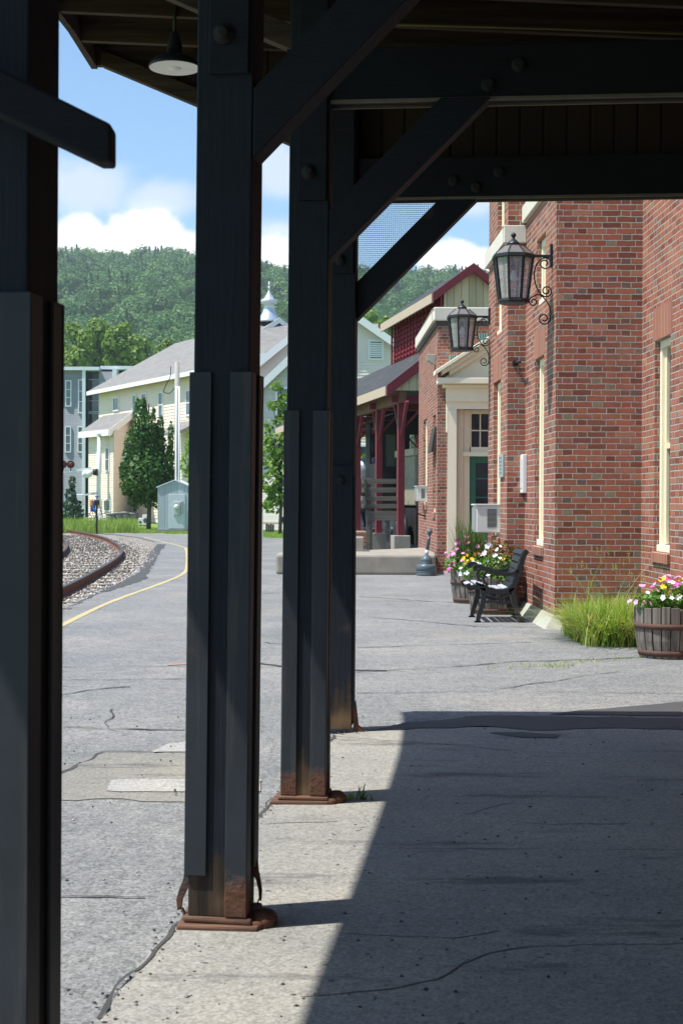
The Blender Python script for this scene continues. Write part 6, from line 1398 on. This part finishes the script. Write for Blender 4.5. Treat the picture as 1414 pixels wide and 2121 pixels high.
def skin_body(name, joints, edges, mat, par, sub=2):
    me = bpy.data.meshes.new(name); L = Vector(par.location); me.from_pydata([Vector(j[0]) - L for j in joints], edges, [])
    bm = bmesh.new(); bm.from_mesh(me); lay = bm.verts.layers.skin.verify(); bm.verts.ensure_lookup_table()
    for v, j in zip(bm.verts, joints): v[lay].radius = (j[1], j[1] if len(j) < 3 else j[2])
    bm.verts[0][lay].use_root = True; bm.to_mesh(me); bm.free()
    o = bpy.data.objects.new(name, me); COL.objects.link(o); o.parent = par
    md = o.modifiers.new('skin', 'SKIN'); md.use_smooth_shade = True
    s_ = o.modifiers.new('sub', 'SUBSURF'); s_.levels = s_.render_levels = sub; me.materials.append(M[mat]); return o
skin_body('body', J, E, 'skin', pe)
Jc = [((SX - .2, DB, .95), .155, .18), ((SX - .12, DB, 1.2), .15, .175), ((SX + .02, DB, 1.43), .13, .19)]
skin_body('shirt', Jc + [((SX + .05, DB - .24, 1.4), .075), ((SX + .12, DB - .26, 1.3), .065), ((SX + .05, DB + .24, 1.4), .075), ((SX + .12, DB + .26, 1.3), .065)], [(0, 1), (1, 2), (2, 3), (3, 4), (2, 5), (5, 6)], 'blue_cloth', pe)
skin_body('shorts', [((SX - .2, DB, .95), .16, .18), ((SX - .14, DB - .1, .95), .11), ((SX + .1, DB - .1, .82), .085), ((SX - .14, DB + .1, .95), .11), ((SX + .04, DB + .1, .74), .085)], [(0, 1), (1, 2), (0, 3), (3, 4)], 'blue_cloth', pe)
MB().ball((SX + .13, DB, 1.74), .115, 14, (1.15, .85, .7)).build('helmet', simple('blue_helmet', (.05, .15, .5), .4), pe)
bp_ = MB().box((SX - .33, DB - .17, 1.12), (SX - .12, DB + .17, 1.55)).build('backpack', 'orange_cloth', None, bevel=.06); tag(bp_, 'orange backpack worn by the cyclist in blue', 'backpack')
# ------------------------------------------------------------------ trees
def tree(name, label, x, y, D, blobs, dens, size, mat, group=None, trunk_r=.12, jitter=.8, top=None, limbs=True):
    """blobs: (px x, px y, radius in px x, radius px y) at distance D"""
    b0 = at(x, y, D); s = D / 3000
    t = thing(name, label, 'tree', (b0.x, D, 0), group)
    bl = []
    for i, (bx, by, rx, ry) in enumerate(blobs):
        c = at(bx, by, D); bl.append(((c.x, D + RS.uniform(-.4, .4) * rx * s, c.z), (rx * s, (rx + ry) / 2 * s, ry * s)))
    C, N = blob_points(bl, dens); V, Q = leaf_quads(C, N, size, jitter); np_mesh('crown', V, Q, mat, t)
    mb = MB(); zc = max(c[2] for c, r in bl); tp = Vector((b0.x, D, zc)) if top is None else at(*top, D)
    base = Vector((b0.x, D, -.05))
    mb.tube(catmull([base, base.lerp(tp, .35) + Vector((.05, 0, 0)), base.lerp(tp, .7), tp], 4), [trunk_r * (1 - .75 * i / 12) for i in range(13)], 8)
    if limbs:
        for c, r in bl: mb.tube([base.lerp(tp, min(.8, max(.2, .55 * c[2] / max(zc, .1)))), (base.lerp(tp, .6) + Vector(c)) / 2, Vector(c)], [trunk_r * .5, trunk_r * .3, trunk_r * .12], 6)
    mb.build('trunk', 'bark', t); return t
D = gnd(308, 1096).y
tree('maple_tree', 'dense dark green maple tree in front of the cream house', 308, 1096, D, [(292, 868, 14, 40), (284, 920, 24, 40), (322, 918, 22, 34), (272, 962, 22, 32), (308, 962, 34, 40), (342, 960, 18, 32), (264, 1000, 16, 28), (298, 1012, 34, 30), (334, 1008, 26, 32), (280, 1038, 18, 14), (316, 1040, 22, 14), (333, 884, 7, 26), (354, 905, 5, 30), (352, 946, 9, 26), (286, 840, 6, 18), (318, 856, 4, 14), (346, 1030, 12, 16), (305, 930, 34, 50), (300, 985, 42, 50), (330, 985, 30, 44), (306, 890, 24, 36), (262, 940, 7, 16), (365, 985, 8, 18), (300, 836, 5, 14), (252, 975, 7, 14)], 300, .085, 'maple', trunk_r=.13)
tree('young_tree', 'light green young tree seen between the dark posts', 580, 1096, 66, [(575, 800, 14, 10), (590, 830, 16, 16), (565, 840, 14, 10), (600, 870, 30, 24), (560, 880, 12, 12), (580, 920, 34, 26), (556, 950, 22, 22), (590, 965, 36, 26), (560, 1000, 24, 26), (585, 1020, 34, 26), (565, 1045, 20, 18), (555, 905, 10, 20)], 200, .11, 'young', trunk_r=.09)
tree('young_tree', 'light green leafy tree showing behind the engine shed columns', 770, 1085, 66, [(775, 895, 14, 10), (765, 950, 16, 16), (760, 975, 22, 24), (785, 940, 18, 16), (770, 1005, 22, 26), (795, 905, 14, 12), (800, 985, 24, 26)], 200, .11, 'young', trunk_r=.09)
tree('young_tree', 'small bright green sapling just right of the utility pole', 393, 1090, 88, [(393, 925, 12, 18), (397, 905, 10, 14), (386, 960, 12, 20), (396, 985, 14, 24), (400, 1030, 14, 20)], 100, .13, 'young', trunk_r=.05)
tree('spruce_tree', 'small dark spruce by the crossing signal', 150, 1085, 96, [(150, 1000, 6, 16), (148, 1025, 12, 14), (150, 1045, 18, 14), (150, 1065, 24, 16)], 300, .10, 'spruce', trunk_r=.1, limbs=False)
# bright broadleaf trees behind the houses
rr = random.Random(4)
for k, (x, yt, D, wd) in enumerate(((110, 700, 205, 60), (150, 668, 195, 58), (200, 660, 200, 60), (255, 668, 190, 58), (300, 700, 200, 50), (345, 705, 195, 45), (385, 715, 205, 42), (430, 700, 200, 50), (480, 690, 210, 50), (800, 655, 150, 40), (770, 640, 170, 40), (900, 655, 180, 45), (560, 690, 215, 40))):
    bl = []
    for j in range(13):
        a = rr.uniform(0, 6.28); q = rr.random() ** .5; bl.append((x + math.cos(a) * wd * .62 * q, yt + 70 + math.sin(a) * 62 * q, wd * rr.uniform(.26, .4), wd * rr.uniform(.24, .38)))
    bl.append((x, yt + 14, wd * .3, 16))
    tree('broadleaf_tree', 'bright green broadleaf tree in the belt at the foot of the wooded hill', x, 1060, D, bl, 30, .30, 'bright', 'belt of trees below the hill', trunk_r=.3, jitter=.4)
# tall meadow grass by the track and lawn edge
pts = []
while len(pts) < 9000:
    x, y = rnd.uniform(90, 285), rnd.uniform(1088, 1106.5)
    if y > 1103 - (x - 120) * .0 and x > 240 and y > 1105: continue
    pts.append(tuple(gnd(x, y, -.03)))
o = blades(np.array(pts), .58, .03, .4, 'meadow', 'tall_meadow_grass', None, (0, 0, 0), seg=3); stuff(o); tag(o, 'tall pale green grass along the far bend of the track', 'tall grass')
pts = [tuple(gnd(rnd.uniform(275, 400), rnd.uniform(1094, 1106), -.04)) for _ in range(5000)] + [tuple(gnd(rnd.uniform(540, 640), rnd.uniform(1098, 1117), -.04)) for _ in range(5000)]
o = blades(np.array(pts), .10, .03, .6, 'meadow', 'lawn_grass', None, (0, 0, 0), seg=2); stuff(o); tag(o, 'short mown grass at the end of the platform', 'lawn grass')
# ------------------------------------------------------------------ wooded hill
SK = [(-900, 560), (0, 512), (130, 522), (230, 524), (330, 518), (420, 530), (560, 548), (640, 556), (760, 558), (900, 556), (1010, 560), (1300, 575), (2200, 620)]
def sky_y(x):
    for (a, ya), (b_, yb) in zip(SK[:-1], SK[1:]):
        if a <= x <= b_: return ya + (yb - ya) * (x - a) / (b_ - a)
    return 600
HD0, HD1 = 260.0, 820.0
def hill(X, D):
    xp = 707 + 3000 * X / max(D, 1); top = (1040 - sky_y(min(2199, max(-899, xp)))) * HD1 / 3000 - 7.0
    t = (D - HD0) / (HD1 - HD0); t = max(0, t)
    f = t ** .95 if t < 1 else 1 - .12 * (t - 1)
    return top * f + 5.0 * min(1, t * 3) * mnoise.noise(Vector((X / 90, D / 90, 0))) * (1 if t < .9 else .4) - .3
gx_, gy_ = 70, 44; vs = []
for j in range(gy_ + 1):
    D = HD0 - 20 + (HD1 + 260 - HD0 + 20) * j / gy_
    for i in range(gx_ + 1): X = (-.62 + 1.1 * i / gx_) * max(D, 400); vs.append((X, D, hill(X, D) if D > HD0 - 10 else -.5))
fs = [(j * (gx_ + 1) + i, j * (gx_ + 1) + i + 1, (j + 1) * (gx_ + 1) + i + 1, (j + 1) * (gx_ + 1) + i) for j in range(gy_) for i in range(gx_)]
mb = MB(); mb.add(vs, fs, True); M['hill'] = simple('forest_floor', (.02, .045, .018), .95); struct(mb.build('hill', 'hill', recalc=False, origin=(0, 0, 0)))
Cs, Ns, Ss, Ts = [], [], [], []
step = 6.9; D = HD0 + 15; cnt = 0
while D < HD1 + 40:
    X = -.31 * D
    while X < .17 * D:
        if X / D > -.03 and X / D < .01 and D < 500: X += step; continue
        x_, d_ = X + rnd.uniform(-2.8, 2.8), D + rnd.uniform(-2.8, 2.8); z = hill(x_, d_); con = rnd.random() < .2
        k = int(400 * (420 / d_) ** .8) + 60; cnt += 1
        if con:
            h = rnd.uniform(7.5, 12); r0 = rnd.uniform(2.4, 3.8); t = RS.uniform(0, 1, k) ** 1.5; a = RS.uniform(0, 6.28, k); r = r0 * (1 - t) * (.75 + .25 * np.sin(t * 40)) * RS.uniform(.7, 1.1, k)
            c = np.stack([x_ + r * np.cos(a), d_ + r * np.sin(a), z + 1 + h * t], 1); n_ = np.stack([np.cos(a), np.sin(a), np.full(k, .45)], 1)
        else:
            R_ = 2.5 + 3.6 * rnd.random() ** 1.5; h = R_ * rnd.uniform(1.5, 2.1); dv_ = RS.normal(0, 1, (k, 3)); dv_[:, 2] = np.abs(dv_[:, 2]) - .35; dv_ /= np.linalg.norm(dv_, axis=1, keepdims=True)
            lump = 1 + .16 * np.sin(dv_ @ np.array([5.1, 3.3, 4.2]) * 2 + rnd.uniform(0, 6)) + .12 * np.sin(dv_ @ np.array([-3.9, 5.7, 2.2]) * 2.4 + rnd.uniform(0, 6))
            c = np.array([x_, d_, z + h * .62]) + dv_ * np.array([R_, R_, R_ * .85]) * lump[:, None] * RS.uniform(.8, 1.03, k)[:, None]; n_ = dv_ + np.array([0, 0, .3])
        Cs.append(c); Ns.append(n_); Ts.append(np.full(k, rnd.uniform(0, .35) if con else rnd.uniform(.1, 1.0) ** 1.2)); Ss.append(np.full(k, .20 + .0005 * d_ if not con else .22 + .00045 * d_)); X += step
    D += step * 1.25
C = np.concatenate(Cs); N = np.concatenate(Ns); V, Q = leaf_quads(C, N, np.concatenate(Ss), .2)
o = np_mesh('hillside_forest', V, Q, 'forest', None, (0, 0, 0)); at_ = o.data.attributes.new('tint', 'FLOAT', 'POINT'); at_.data.foreach_set('value', np.repeat(np.concatenate(Ts), 4).astype(np.float32))
stuff(o); tag(o, 'dense mixed forest covering the distant hillside', 'forest')
print('forest trees', cnt, 'quads', len(Q))
# ------------------------------------------------------------------ haze
if True:
    m, g = mat_new('haze_air'); g.nt.links.new(g.n('ShaderNodeVolumePrincipled', {'Color': (.86, .93, 1.0, 1), 'Density': .00025, 'Anisotropy': .2}), g.n('ShaderNodeOutputMaterial', {}, out=None).inputs['Volume'])
    M['haze'] = m; mb = MB(); mb.box((-900, -70, -1.2), (700, 1120, 200)); o = mb.build('haze', 'haze', None); stuff(o); tag(o, 'thin bluish summer haze over the valley', 'haze')
